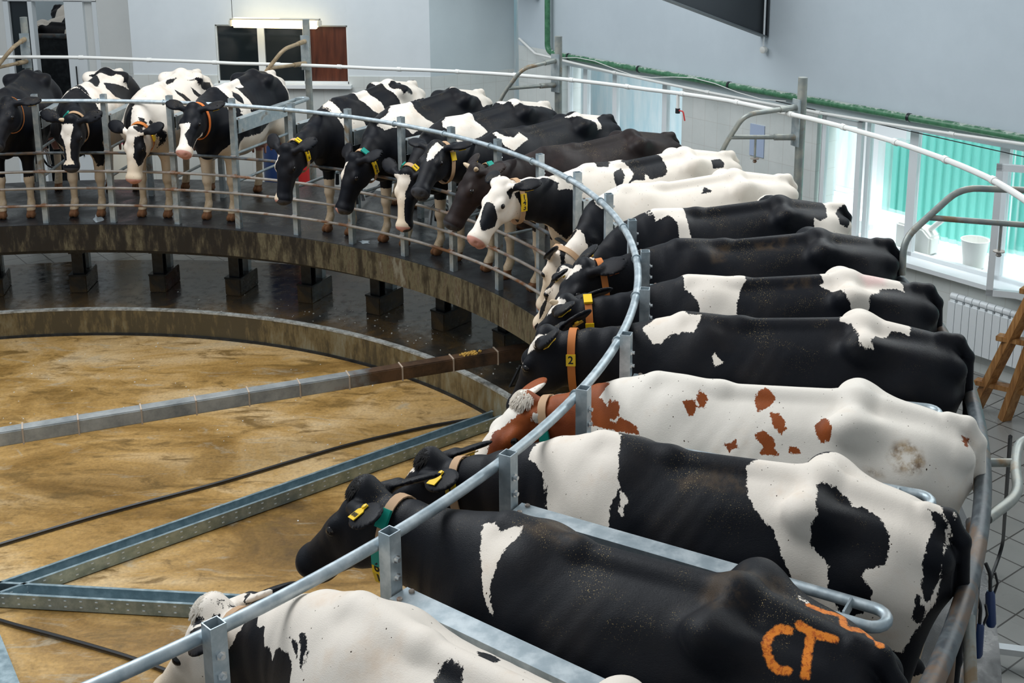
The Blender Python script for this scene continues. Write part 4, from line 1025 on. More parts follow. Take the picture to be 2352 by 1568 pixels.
def build_cow(k, s, radius=7.15):
    F = CowField(s); h = s.get('res', .013)
    lo = (-.2, -.50, -.03); hi = (3.0, .62, 1.68)
    V, Q = surface_nets(F, lo, hi, h)
    me = bpy.data.meshes.new('cow'); me.from_pydata(V.tolist(), [], Q.tolist()); me.polygons.foreach_set('use_smooth', [True] * len(Q))
    for nm, arr in patch_field(F, s, V).items():
        at = me.attributes.new(nm, 'FLOAT', 'POINT'); at.data.foreach_set('value', np.asarray(arr, np.float32))
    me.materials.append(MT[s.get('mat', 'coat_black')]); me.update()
    o = bpy.data.objects.new('cow', me); COL.objects.link(o)
    a = s['az'] if 'az' in s else PH + ST * (k + .5)
    if 'pos' in s: o.location = s['pos']; o.rotation_euler.z = RAD(s['rz'])
    else:
        o.location = polar(radius, a, 0); o.rotation_euler.z = RAD(a + 180 + s.get('yaw', 0))
        o.location += Matrix.Rotation(RAD(a + 180), 3, 'Z') @ Vector((0, s.get('dy', 0), 0))
    tag(o, s['label'], 'cow', 'cows standing in the stalls of the rotary platform' if 'pos' not in s else 'cows waiting in the yard')
    for sy in (1, -1):
        e = F.hw((.185, sy * .091, -.060)); mb = MB(); n = 10
        R_ = .0235 * F.hscale; vs = []; 
        prof = [(R_ * math.sin(t), -R_ * math.cos(t)) for t in np.linspace(.15, math.pi - .15, 8)]
        mb.lathe(prof, e, 14); local_mesh('eye', mb, MT['eye'], o)
    for hd in s.get('horns', []):
        p0 = np.array((.015, hd * .060, -.022)); d = _unit((-.1, hd * .75, .6)); L = s.get('hornlen', .045)
        pts = [F.hw(p0 + d * L * t) for t in (0, .4, .8, 1.0)]
        local_mesh('horn_bud', MB().tube(pts, [.021, .019, .014, .006], 12), MT['horn'], o)
    if s.get('tuft'):
        r2 = random.Random(k); mb = MB(); nt_ = s.get('nt', 420)
        for j in range(nt_):
            d = _unit((r2.uniform(-.8, 1.0), r2.uniform(-1, 1), r2.uniform(.05, 1.0))); p = np.array((.008, 0, -.012)) + d * np.array((.046, .056, .042))
            q1 = p + d * .010 + np.array((.008, 0, -.002)); q2 = q1 + _unit(d * .4 + np.array((.9, r2.uniform(-.3, .3), -.5))) * r2.uniform(.012, .026)
            mb.tube([F.hw(p), F.hw(q1), F.hw(q2)], [.0045, .0035, .0008], 4, caps=False)
        local_mesh('poll_hair', mb, MT['hair_white' if s['tuft'] == 'w' else 'hair_black'], o)
    collar(F, s, o)
    for tg in s.get('tags', []): ear_tag(F, s, o, *tg)
    return o
MT['hair_white'] = mat('hair_white', (.80, .73, .64), .7); MT['hair_black'] = mat('hair_black', (.012, .010, .010), .6)
COWS = {
 -1: {'label': 'black cow cut by the left frame edge, before the open doorway', 'tags': [(1,)], 'collar': {'t': 0.8, 'm': 'collar_orange'}, 'res': 0.016, 'legw': 0.45, 'poll': [2.1, 0.193, 1.432], 'muzzle': [2.451, 0.098, 1.039], 'height': 1.05, 'patches': []},
 0: {'earback': (0.45, 0.45), 'ears': (-0.1, -0.1), 'label': 'black-shouldered cow facing the camera with a narrow white blaze, second from the left edge', 'base': 'white', 'tags': [], 'collar': {'t': 0.9, 'plates': [(-30, 'collar_green', '')]}, 'res': 0.016, 'horns': [-1], 'poll': [2.1, 0.143, 1.217], 'muzzle': [2.227, 0.132, 0.697], 'height': 1.06, 'patches': [('d', 0.3, [0.3, 0.9, 0.9, 1.3, 1.0, 2.2, 0.3, 2.2]), ('n', 0.3, [1.6, 2.25]), ['d', 0.334, [1.276, -0.106, 0.654, -0.386, 0.985, 0.212, 1.169, 0.293, 1.252, 0.121]],['dN', 0.294, [1.585, -1.186, 1.799, -0.2, 1.717, -0.103, 1.585, -0.167, 1.431, -0.544, 1.535, 0.313, 1.596, 0.672, 1.656, 1.349, 1.732, 2.144, 1.442, 2.649, 1.652, 3.381, 1.513, -2.843, 1.631, -2.246]],['d', 0.318, [0.949, 0.282, 0.767, 0.651, 0.571, 1.094, 0.44, 1.494, 0.881, 1.252, 1.065, 0.948, 1.062, 0.539]],['d', 0.299, [0.621, 0.324, 0.08, 0.191, 0.126, 0.695, 0.349, 1.089, 0.292, 1.868, 0.511, 1.4, 0.549, 1.05, 0.676, 0.734, 0.66, 0.58]],['d', 0.292, [0.432, 0.294, 0.24, 0.432, 0.251, 1.143, 0.271, 1.927, 0.291, 1.358, 0.255, 0.492]],['d', 0.307, [0.656, -0.489, 0.569, -0.001, 0.58, 0.298, 0.541, 0.624, 0.742, 0.078]],['dH', 0.1, [-0.009, -1.544, -0.062, -1.535, -0.077, -1.706, -0.078, 1.219, 0.067, 2.438, 0.331, 2.447, 0.549, 1.702, 0.551, -1.202, 0.294, -1.179, 0.077, -1.537]],['wH', 0.1, [0.06, -1.417, 0.051, 0.367, 0.102, 0.413, 0.18, 0.219, 0.266, 0.146, 0.377, 0.236, 0.45, 0.663, 0.46, -1.009, 0.399, -0.344, 0.288, -0.45, 0.16, -0.832]]]},
 1: {'earback': (0.45, 0.45), 'ears': (-0.1, -0.1), 'label': 'mostly white cow with a white face and black cheek, lowering its head beside the window', 'base': 'white', 'tags': [(-1,), (1,)], 'collar': {'t': 0.88, 'm': 'collar_orange', 'plates': [(90, 'tag_yellow', '')]}, 'res': 0.016, 'poll': [1.988, 0.08, 1.085], 'muzzle': [2.131, 0.063, 0.569], 'height': 1.06, 'patches': [['d', 0.327, [1.166, 0.143, 1.005, 0.06, 0.825, 0.145, 0.949, 0.196]],['d', 0.303, [0.723, 0.434, 0.627, 0.722, 0.326, 0.917, 0.403, 1.186, 0.503, 1.111, 0.656, 0.796]],['d', 0.334, [1.161, 0.441, 1.065, 0.723, 1.007, 1.144, 1.138, 1.047, 1.194, 0.684]],['d', 0.311, [0.787, 0.665, 0.72, 1.01, 0.62, 1.403, 0.546, 1.65, 0.718, 1.426, 0.816, 0.968]],['dN', 0.149, [1.855, 0.907, 1.822, 1.777, 1.853, 2.315, 1.87, 2.68, 1.885, 3.079, 1.936, -2.931, 1.961, -2.731, 2.079, 0.716, 2.01, 0.633]],['dN', 0.157, [1.856, 0.216, 1.879, 0.575, 1.908, 0.628, 1.907, 0.304]],['dH', 0.1, [-0.035, -0.032, -0.07, 1.532, -0.037, 1.37, 0.022, 1.103, 0.014, 0.526]],['dH', 0.1, [0.077, 0.326, 0.044, 1.101, 0.197, 1.855, 0.311, 2.445, 0.368, 0.98, 0.267, 0.349]]]},
 2: {'earback': (0.45, 0.45), 'ears': (-0.1, -0.1), 'label': 'cow with a white-sided face turned left, left of the empty stall beneath the window', 'base': 'white', 'tags': [(1,)], 'collar': {'t': 0.86, 'm': 'tag_orange'}, 'res': 0.016, 'horns': [], 'poll': [2.01, 0.1, 1.376], 'muzzle': [2.352, 0.13, 0.965], 'height': 1.07, 'patches': [('d', 0.3, [0.75, 1.35, 1.7, 1.2, 1.75, 2.3, 0.8, 2.0]), ('n', 0.3, [1.62, 2.25]), ['d', 0.319, [0.853, 0.158, 0.667, 0.326, 0.465, 0.69, 0.401, 0.997, 0.462, 1.523, 0.842, 1.41, 1.18, 1.091, 1.203, 0.62, 1.177, 0.168, 0.922, 0.482]],['d', 0.352, [1.365, 0.417, 1.292, 0.522, 1.272, 0.728, 1.317, 1.02, 1.394, 0.825, 1.434, 0.597]],['dN', 0.286, [2.083, -0.572, 1.859, 0.321, 1.72, 0.397, 1.633, 0.644, 1.44, 0.984, 1.396, 1.476, 1.235, 1.233, 0.55, 1.858, 0.433, 1.968, 0.328, 2.828, 0.321, -2.971, 1.495, 2.671, 1.519, -2.753, 1.643, -2.634]],['w', 0.348, [1.432, 1.281, 1.256, 1.222, 1.214, 1.443, 1.393, 1.443]],['dH', 0.1, [0.01, 0.699, 0.107, 0.285, 0.249, 0.387, 0.325, -0.023, 0.426, 0.773, 0.415, 2.289, 0.271, 2.51, 0.038, 1.551, -0.043, 1.284]]]},
 4: {'label': 'black-necked cow right of the empty stall, wearing a yellow numbered collar, head low', 'base': 'dark', 'tags': [(1,)], 'collar': {'t': 0.86, 'plates': [(20, 'tag_yellow', '1'), (52, 'tag_yellow', '3'), (74, 'tag_yellow', '8'), (96, 'tag_yellow', '6')]}, 'res': 0.015, 'poll': [2.328, 0.1, 1.104], 'muzzle': [2.489, 0.118, 0.594], 'ears': (-0.45, -0.45), 'earback': (0.8, 0.8), 'height': 1.06, 'patches': [['w', 0.303, [1.705, -0.059, 1.548, -0.535, 1.617, 0.278, 1.612, 0.742, 1.524, 0.99, 1.401, 1.169, 1.373, 1.547, 1.655, 1.606, 1.675, 1.05, 1.705, 0.323]],['w', 0.337, [1.302, -0.555, 1.215, -0.52, 1.023, -0.57, 0.97, 0.642, 0.982, 0.952, 1.089, 1.162, 1.199, 0.866, 1.253, 0.236]],['w', 0.297, [0.574, -0.768, 0.501, -0.366, 0.068, 0.074, 0.029, 0.646, 0.032, 1.023, 0.064, 1.118, 0.462, 1.03, 0.498, 1.153, 0.676, 1.002, 0.705, 0.621, 0.706, 0.119]],['d', 0.303, [0.644, 0.155, 0.422, 0.145, 0.435, 0.619, 0.448, 0.798, 0.649, 0.751, 0.659, 0.468]],['wH', 0.1, [0.072, -1.47, 0.072, -0.353, 0.134, -0.8, 0.249, -0.926, 0.401, -0.872, 0.49, 0.066, 0.521, -1.014, 0.3, -0.917]]]},
 5: {'label': 'black-headed cow with pink nose tip and broad pale shoulder patch', 'base': 'dark', 'tags': [(-1,), (1,)], 'collar': {'t': 0.86, 'plates': [(20, 'collar_green', ''), (66, 'tag_yellow', '7'), (88, 'tag_yellow', '8'), (110, 'tag_yellow', '6')]}, 'res': 0.015, 'poll': [2.096, 0.1, 1.052], 'muzzle': [2.311, 0.077, 0.563], 'ears': (-0.45, -0.45), 'earback': (0.8, 0.8), 'height': 1.05, 'patches': [['w', 0.319, [1.776, 0.235, 1.614, 0.133, 1.43, -0.506, 1.246, -0.475, 1.32, 0.47, 1.262, 0.814, 1.162, 1.052, 1.202, 1.194, 1.431, 1.146, 1.512, 1.259, 1.574, 0.945, 1.754, 0.636]],['w', 0.291, [0.621, 0.013, 0.333, -0.459, 0.082, -0.006, 0.047, 0.249, 0.029, 0.156, 0.085, 0.911, 0.372, 0.991, 0.364, 0.497, 0.427, 0.171]],['wH', 0.1, [0.094, -1.188, 0.055, -0.071, 0.141, -0.364, 0.254, -0.606, 0.222, -0.911]],['wH', 0.1, [0.503, -0.693, 0.493, 0.061, 0.528, 0.089, 0.565, -0.637, 0.552, -0.762]]]},
 6: {'label': 'cow with a straight broad white face stripe lowering its nose to the rail', 'base': 'dark', 'tags': [], 'collar': {'t': 0.88, 'plates': [(-30, 'collar_green', ''), (25, 'tag_yellow', '1')]}, 'res': 0.015, 'poll': [2.012, 0.1, 0.982], 'muzzle': [2.152, 0.176, 0.471], 'ears': (-0.45, -0.45), 'earback': (0.8, 0.8), 'height': 1.03, 'patches': [['w', 0.33, [1.584, 0.064, 1.377, -0.505, 1.244, -0.499, 1.247, 0.319, 1.199, 0.833, 1.333, 0.997, 1.583, 1.128, 1.584, 0.635, 1.619, 0.259]],['w', 0.294, [0.621, -0.571, 0.61, -0.611, 0.413, -0.469, 0.077, -0.037, 0.149, -0.03, 0.061, 0.123, 0.064, 0.772, 0.186, 0.354, 0.414, 0.254, 0.644, 0.219]],['wH', 0.1, [0.024, -1.101, 0.017, 0.444, 0.074, 0.57, 0.182, 0.178, 0.342, 0.167, 0.446, 0.42, 0.497, 1.148, 0.544, -0.293, 0.519, -1.188, 0.373, -1.051, 0.215, -1.117, 0.094, -1.384]]]},
 7: {'label': 'black cow raising its head with open mouth and a white star on the forehead', 'base': 'dark', 'tags': [(1,)], 'collar': {'t': 0.86, 'plates': [(62, 'tag_yellow', '')]}, 'res': 0.015, 'ears': (-0.2, -0.2), 'poll': [2.145, 0.1, 1.392], 'muzzle': [2.512, 0.334, 1.08], 'height': 1.02, 'patches': [['w', 0.33, [1.638, 0.006, 1.451, 0.46, 1.345, 0.208, 1.317, 0.401, 1.294, 0.534, 1.439, 0.78, 1.5, 0.9, 1.567, 0.677, 1.625, 0.393]],['w', 0.299, [0.695, 0.048, 0.56, 0.075, 0.273, -0.493, 0.196, -0.084, 0.324, 0.217, 0.406, 0.795, 0.469, 0.801, 0.427, 0.304, 0.585, 0.227]],['wH', 0.1, [0.237, -0.059, 0.154, -0.274, 0.061, -0.158, 0.008, 0.185, 0.032, 0.844, 0.091, 0.593, 0.177, 0.35]]]},
 8: {'label': 'all brown-black cow with two pale horn buds and no white markings', 'base': 'dark', 'mat': 'coat_brownblack', 'tags': [(1,), (-1,)], 'horns': [1, -1], 'hornlen': 0.06, 'collar': {'t': 0.86, 'plates': [(20, 'collar_green', ''), (70, 'tag_yellow', '7'), (95, 'tag_yellow', '0')]}, 'res': 0.014, 'poll': [2.171, 0.1, 1.306], 'muzzle': [2.464, 0.094, 0.858], 'ears': (-0.45, -0.45), 'earback': (0.8, 0.8), 'patches': []},
 9: {'label': 'white-faced cow with a black cheek patch and a yellow collar reading 143', 'base': 'white', 'tags': [(-1, 'tag_yellow'), (1, 'tag_yellow')], 'collar': {'t': 0.86, 'plates': [(68, 'tag_yellow', '1'), (88, 'tag_yellow', '4'), (108, 'tag_yellow', '3')]}, 'res': 0.014, 'poll': [2.226, 0.15, 1.344], 'muzzle': [2.566, 0.303, 0.96], 'ears': (-0.45, -0.45), 'earback': (0.8, 0.8), 'patches': [['d', 0.199, [2.334, 0.803, 2.143, 0.13, 2.018, -0.001, 1.891, 0.337, 1.926, 0.732, 1.841, 0.65, 1.741, 0.865, 1.695, 2.086, 1.722, 2.788, 1.94, 2.986, 2.149, 2.796]],['d', 0.348, [1.472, -0.507, 1.39, -0.521, 1.347, 0.071, 1.395, 0.245, 1.485, 0.207]],['d', 0.354, [1.369, 0.432, 1.269, 0.212, 1.266, 0.492, 1.313, 0.808, 1.378, 0.932, 1.384, 0.706]],['d', 0.331, [1.253, 0.083, 1.037, -0.523, 0.903, -0.495, 0.815, 0.148, 0.823, 0.472, 0.866, 0.731, 1.022, 0.764, 1.04, 0.531, 1.073, 0.743, 1.202, 0.727, 1.265, 0.815, 1.174, 0.463, 1.192, 0.165]],['d', 0.295, [0.407, 0.518, 0.288, 0.432, 0.29, 0.716, 0.325, 0.853, 0.43, 0.82]],['dH', 0.1, [0.3, -0.177, 0.199, -0.33, 0.203, 0.514, 0.256, 1.252, 0.326, 2.124, 0.427, 0.73, 0.37, 0.063]],['dH', 0.1, [0.081, 0.87, 0.035, 1.038, 0.031, 1.402, 0.062, 1.522, 0.106, 1.513]]]},
 10: {'label': 'cow with an almost all-white back and a white forehead, head turned down behind the rail', 'base': 'white', 'tags': [(-1,)], 'collar': {'t': 0.84}, 'res': 0.014, 'poll': [1.981, 0.1, 0.938], 'muzzle': [2.063, -0.116, 0.455], 'ears': (-0.8, -0.8), 'earback': (1.5, 1.5), 'patches': [['dN', 0.169, [2.17, 0.705, 1.905, 0.637, 1.794, 0.493, 1.688, 0.583, 1.838, 2.075, 2.075, -2.859, 2.165, 2.759, 2.204, 1.521]],['wN', 0.211, [1.857, 0.538, 1.819, 0.557, 1.842, 0.723]],['d', 0.281, [0.03, 0.065, 0.0, 0.126, 0.0, 0.2, 0.023, 0.135]],['d', 0.32, [0.926, 0.52, 0.875, 0.289, 0.829, 0.51]]]},
 11: {'label': 'white-rumped cow with a large black side patch, its blazed head half hidden by others', 'base': 'white', 'tags': [(1,)], 'res': 0.014, 'poll': [2.096, 0.1, 1.005], 'muzzle': [2.258, -0.137, 0.553], 'ears': (-0.8, -0.8), 'earback': (1.5, 1.5), 'patches': [['d', 0.319, [1.355, -0.536, 1.319, -0.573, 1.181, -0.569, 0.775, -0.583, 0.559, -0.507, 0.475, -0.527, 0.382, -0.546, 0.363, -0.532, 0.275, -0.532, 0.242, 0.25, 0.288, 0.675, 0.357, 0.781, 0.391, 0.685, 0.411, 0.895, 0.452, 1.967, 0.93, 1.934, 1.293, 1.881, 1.334, 1.032, 1.351, 0.457, 1.353, 0.133]],['d', 0.284, [0.19, 0.405, 0.141, 0.161, 0.058, 0.049, 0.006, 0.047, 0.026, 0.164, 0.125, 0.96, 0.184, 0.826]],['d', 0.28, [0.001, 0.001, 0.0, 0.164, 0.0, 1.141, 0.049, 1.038, 0.0, 0.08]],['dN', 0.255, [1.695, -0.521, 1.635, -0.595, 1.584, -0.582, 1.584, 0.123, 1.564, 0.35, 1.466, 0.236, 1.428, 0.482, 1.423, 0.728, 1.407, 1.695, 1.786, 2.391, 2.124, -2.657, 2.44, 1.751, 2.266, 0.515, 2.01, 0.352, 1.822, 0.006]],['dH', 0.1, [0.625, 1.485, -0.001, 1.311, -0.034, 0.387, -0.113, -0.392, -0.106, -1.634, 0.069, -2.798, 0.563, 2.941]],['wH', 0.1, [0.353, 0.555, 0.208, 0.889, -0.009, 1.454, -0.02, 1.094, 0.004, 1.468, 0.103, 1.373, 0.208, 1.242]]]},
 12: {'label': 'all-black-backed cow with an orange ear tag collar and a white forehead spot', 'base': 'dark', 'tags': [(1, 'tag_orange'), (-1,)], 'collar': {'t': 0.86, 'm': 'collar_orange'}, 'res': 0.013, 'poll': [2.038, 0.1, 1.249], 'muzzle': [2.351, 0.246, 0.84], 'ears': (-0.8, -0.8), 'earback': (1.5, 1.5), 'patches': [['wH', 0.1, [0.15, -0.718, 0.117, -0.599, 0.04, -0.629, 0.024, 0.381, 0.054, 0.334, 0.088, 0.065, 0.134, -0.109]],['m', 0.352, [1.369, 0.223, 1.209, 0.135, 1.264, 0.583, 1.351, 0.667]],['m', 0.322, [1.012, 0.106, 0.781, 0.09, 0.831, 0.38, 0.996, 0.296]]]},
 13: {'label': 'black cow with a white belt and a pink-stained white rump', 'base': 'dark', 'tags': [(1,)], 'horns': [1], 'collar': {'t': 0.84, 'm': 'collar_orange', 'plates': [(5, 'tag_yellow', ''), (80, 'tag_yellow', '')]}, 'res': 0.013, 'poll': [2.15, 0.05, 1.226], 'muzzle': [2.415, -0.122, 0.794], 'ears': (-0.8, -0.8), 'earback': (1.5, 1.5), 'patches': [['w', 0.339, [1.63, -0.539, 1.454, -0.571, 1.284, -0.537, 1.217, 0.065, 1.241, 0.19, 1.258, 0.426, 1.275, 0.683, 1.255, 1.06, 1.296, 0.983, 1.332, 0.903, 1.378, 1.036, 1.468, 1.127, 1.488, 0.711, 1.52, 0.512, 1.574, 0.297]],['w', 0.3, [0.764, -0.488, 0.641, -1.019, 0.571, -1.039, 0.449, -0.579, 0.3, -0.6, 0.225, -0.574, 0.186, -0.083, 0.204, -0.09, 0.297, -0.564, 0.301, -0.518, 0.267, 0.097, 0.266, 0.33, 0.317, 0.243, 0.406, 0.319, 0.423, 0.478, 0.482, 0.613, 0.498, 0.907, 0.565, 0.979, 0.603, 0.781, 0.638, 0.575, 0.717, 0.312, 0.741, 0.215, 0.711, 0.169, 0.725, 0.047]],['k', 0.297, [0.562, 0.099, 0.358, -0.581, 0.282, -0.538, 0.344, 0.282, 0.489, 0.395]],['m', 0.32, [0.946, 0.068, 0.795, 0.081, 0.797, 0.246, 0.941, 0.268]],['wH', 0.1, [0.14, 0.596, 0.079, 0.229, 0.001, 0.184, -0.029, 0.62, -0.022, 1.301]]]},
 14: {'label': 'black cow with a small white flank spot, wearing an orange collar reading 2', 'base': 'dark', 'tags': [(1,), (-1,)], 'collar': {'t': 0.84, 'm': 'collar_orange', 'plates': [(72, 'tag_yellow', '2')]}, 'res': 0.012, 'poll': [2.186, 0.0, 1.244], 'muzzle': [2.413, -0.064, 0.764], 'ears': (-0.8, -0.8), 'earback': (1.5, 1.5), 'height': 1.03, 'patches': [['w', 0.293, [1.772, 0.318, 1.733, 0.167, 1.656, -0.574, 1.531, 0.077, 1.459, 0.041, 1.463, 0.172, 1.486, 0.434, 1.546, 0.397, 1.561, 0.459, 1.596, 0.403, 1.637, 0.57, 1.656, 0.667, 1.707, 0.684, 1.726, 0.592]],['w', 0.358, [1.376, 0.808, 1.365, 0.739, 1.34, 0.864, 1.318, 0.909, 1.34, 0.985, 1.359, 1.018, 1.37, 0.885]],['w', 0.303, [0.824, -0.533, 0.747, -0.579, 0.604, -1.028, 0.468, -0.952, 0.295, -0.606, 0.281, -0.585, 0.343, -0.558, 0.342, 0.012, 0.35, 0.216, 0.386, 0.178, 0.445, 0.187, 0.462, 0.324, 0.523, 0.453, 0.548, 0.611, 0.538, 0.719, 0.579, 0.706, 0.606, 0.683, 0.611, 0.463, 0.631, 0.18, 0.688, 0.068, 0.696, -0.518, 0.771, -0.544]],['wH', 0.1, [-0.007, 0.666, -0.091, 1.649, -0.013, 1.437, 0.149, 0.559, 0.093, 0.351]],['wH', 0.1, [0.256, 0.271, 0.165, 0.758, 0.181, 0.969]],['wH', 0.1, [0.48, 0.316, 0.449, 0.191, 0.488, 0.474, 0.499, 0.549]]]},
 15: {'label': 'white cow with red-brown spots and a red-brown head', 'base': 'white', 'mat': 'coat_red', 'tags': [(1, 'tag_yellow', None, 0.1)], 'collar': {'t': 0.8, 'plates': [(80, 'collar_green', '')]}, 'tuft': 'w', 'res': 0.011, 'poll': [2.078, 0.0, 1.136], 'muzzle': [2.354, 0.318, 0.807], 'ears': (-0.8, -0.8), 'earback': (1.5, 1.5), 'patches': [['d', 0.356, [1.394, 0.48, 1.356, 0.39, 1.328, 0.501, 1.332, 0.667, 1.356, 0.673]],['d', 0.354, [1.342, 0.177, 1.294, 0.254, 1.29, 0.46, 1.312, 0.521, 1.344, 0.364]],['d', 0.326, [1.028, 0.149, 0.992, 0.051, 0.945, 0.119, 0.937, 0.2, 0.962, 0.311, 1.007, 0.426, 1.031, 0.251]],['d', 0.322, [0.958, 0.413, 0.908, 0.426, 0.868, 0.674, 0.89, 0.78, 0.927, 0.669]],['d', 0.311, [0.748, 0.597, 0.702, 0.485, 0.664, 0.725, 0.673, 0.818, 0.712, 0.873, 0.736, 0.761]],['d', 0.324, [1.011, 0.816, 0.977, 0.738, 0.927, 0.824, 0.911, 1.023, 0.885, 1.092, 0.986, 1.117, 0.973, 0.973]],['d', 0.334, [1.169, 1.0, 1.091, 0.885, 1.077, 1.035, 1.136, 1.11]],['d', 0.318, [0.865, 0.94, 0.811, 0.961, 0.8, 1.042, 0.853, 1.076]],['d', 0.285, [0.125, 0.267, 0.104, 0.18, 0.103, 0.612, 0.121, 0.601]],['d', 0.263, [1.809, 0.249, 1.757, 0.311, 1.712, 0.548, 1.707, 0.376, 1.679, 0.53, 1.673, 0.755, 1.694, 0.846, 1.689, 0.94, 1.661, 0.779, 1.586, 0.983, 1.565, 1.152, 1.672, 1.111, 1.803, 0.907]],['dN', 0.158, [2.226, -0.479, 1.962, -0.41, 1.836, 0.121, 1.826, 1.073, 1.931, 1.366, 2.111, 2.552, 2.446, -3.042]],['dH', 0.1, [0.019, 0.341, -0.02, 0.054, -0.094, -1.8, -0.166, 1.318, -0.108, 1.701, 0.008, 1.676, 0.134, 2.554, 0.283, 2.773, 0.419, 1.922, 0.392, 1.097, 0.335, 0.729, 0.268, 0.321, 0.216, 0.031, 0.157, 0.26, 0.087, 0.51]],['wH', 0.1, [0.037, 0.924, 0.009, 1.094, 0.02, 1.261, 0.048, 1.503, 0.058, 1.12]],['m', 0.295, [0.43, 0.94, 0.404, 0.797, 0.35, 0.723, 0.295, 0.826, 0.27, 1.018, 0.284, 1.189, 0.327, 1.241, 0.4, 1.189, 0.429, 1.07]],['m', 0.301, [0.531, 1.205, 0.465, 1.213, 0.446, 1.303, 0.521, 1.324]]]},
 16: {'label': 'black and white cow with a tan collar, between the red-spotted and the paint-marked cow', 'base': 'dark', 'tags': [(1, 'tag_yellow', None, 0.13, True), (-1,)], 'collar': {'t': 0.8, 'plates': [(52, 'tag_yellow', '1')]}, 'tuft': 'd', 'res': 0.011, 'horns': [], 'poll': [2.263, 0.0, 1.09], 'muzzle': [2.637, 0.047, 0.71], 'ears': (-0.8, -0.8), 'earback': (1.5, 1.5), 'height': 1.02, 'patches': [['w', 0.301, [1.814, 0.344, 1.807, 0.118, 1.76, -0.58, 1.655, -0.607, 1.47, 0.007, 1.424, 0.411, 1.401, 0.628, 1.382, 0.727, 1.399, 0.864, 1.405, 1.028, 1.393, 1.24, 1.38, 1.862, 1.641, 1.89, 1.697, 1.323, 1.704, 0.97, 1.722, 0.674, 1.769, 0.452]],['w', 0.358, [1.383, 0.739, 1.367, 0.77, 1.335, 0.877, 1.345, 0.936, 1.342, 1.088, 1.363, 1.048, 1.37, 0.898]],['w', 0.302, [0.864, 0.105, 0.851, 0.036, 0.735, -0.538, 0.607, -0.518, 0.459, -1.029, 0.316, -0.744, 0.226, -0.806, 0.133, -0.125, 0.079, 0.039, 0.091, 0.201, 0.122, 1.677, 0.176, 2.021, 0.237, 2.36, 0.358, 2.232, 0.495, 1.966, 0.598, 1.732, 0.642, 1.361, 0.672, 1.167, 0.708, 0.846, 0.751, 0.755, 0.826, 0.504, 0.858, 0.224]],['d', 0.299, [0.579, 0.257, 0.51, 0.206, 0.467, 0.247, 0.433, 0.394, 0.397, 0.334, 0.335, 0.452, 0.299, 0.628, 0.283, 0.847, 0.288, 1.046, 0.352, 1.163, 0.368, 1.248, 0.332, 1.358, 0.336, 1.657, 0.428, 1.832, 0.497, 1.569, 0.493, 1.205, 0.537, 1.087, 0.571, 0.965, 0.563, 0.833, 0.551, 0.728, 0.538, 0.683, 0.557, 0.491]],['d', 0.286, [0.178, 0.101, 0.131, 0.102, 0.106, 0.185, 0.099, 0.835, 0.125, 1.343, 0.147, 1.674, 0.168, 1.352, 0.171, 0.981, 0.157, 0.468, 0.147, 0.21]],['d', 0.286, [0.245, -0.389, 0.161, -0.188, 0.101, -0.103, 0.076, 0.124, 0.083, 0.195, 0.099, 0.18, 0.11, 0.163, 0.138, -0.058, 0.188, -0.104]],['d', 0.288, [0.179, 1.43, 0.153, 1.719, 0.168, 1.948, 0.195, 1.862, 0.188, 1.608]],['wH', 0.1, [0.157, 0.089, 0.099, -0.026, 0.076, -0.121, 0.079, 0.424, 0.143, 0.201]],['m', 0.328, [1.17, 0.37, 0.999, 0.133, 0.872, 0.139, 0.846, 0.421, 0.968, 0.484, 1.152, 0.528]]]},
 17: {'label': 'large black cow with orange paint letters on its rump and a white shoulder streak', 'base': 'dark', 'tags': [(1, 'tag_yellow', '0101', 0.12, True)], 'collar': {'t': 0.8, 'plates': [(35, 'collar_green', ''), (100, 'collar_green', ''), (118, 'tag_yellow', '6'), (138, 'tag_yellow', '1')]}, 'tuft': 'd', 'res': 0.01, 'poll': [2.111, -0.0, 1.281], 'muzzle': [2.486, 0.026, 0.9], 'ears': (-0.8, -0.8), 'earback': (1.5, 1.5), 'height': 1.01, 'patches': [['w', 0.33, [1.635, 0.178, 1.575, 0.173, 1.529, 0.234, 1.498, 0.169, 1.457, 0.095, 1.453, 0.198, 1.465, 0.355, 1.476, 0.499, 1.469, 0.673, 1.469, 0.819, 1.466, 0.967, 1.442, 1.129, 1.424, 1.202, 1.45, 1.142, 1.487, 0.996, 1.515, 0.857, 1.566, 0.567, 1.601, 0.369]],['w', 0.298, [0.438, -0.456, 0.422, -0.471, 0.388, -0.476, 0.387, -0.423, 0.419, -0.429]],['wH', 0.1, [0.092, 0.115, 0.028, 0.222, 0.03, 0.215, 0.092, 0.077]],['p', 0.297, [0.377, 0.25, 0.406, 0.27, 0.422, 0.384, 0.418, 0.517, 0.403, 0.617, 0.382, 0.699, 0.36, 0.732, 0.332, 0.708]],['p', 0.293, [0.352, 0.156, 0.32, 0.166, 0.292, 0.169, 0.242, 0.127]],['p', 0.293, [0.312, 0.201, 0.301, 0.39, 0.286, 0.601, 0.28, 0.694]],['p', 0.291, [0.385, -0.405, 0.336, -0.437, 0.285, -0.592, 0.247, -0.252, 0.202, -0.684, 0.108, 0.005]],['m', 0.306, [0.694, 0.233, 0.679, 0.051, 0.636, -0.517, 0.56, 0.041, 0.524, 0.13, 0.55, 0.26, 0.593, 0.438]],['m', 0.303, [0.553, 0.236, 0.539, 0.196, 0.523, 0.2, 0.53, 0.249, 0.545, 0.273]],['m', 0.348, [1.482, 0.112, 1.387, -0.467, 1.234, -0.01, 1.272, 0.143, 1.391, 0.179]],['m', 0.302, [0.668, -0.146, 0.549, -0.197, 0.443, -0.224, 0.399, -0.209, 0.497, -0.52]]]},
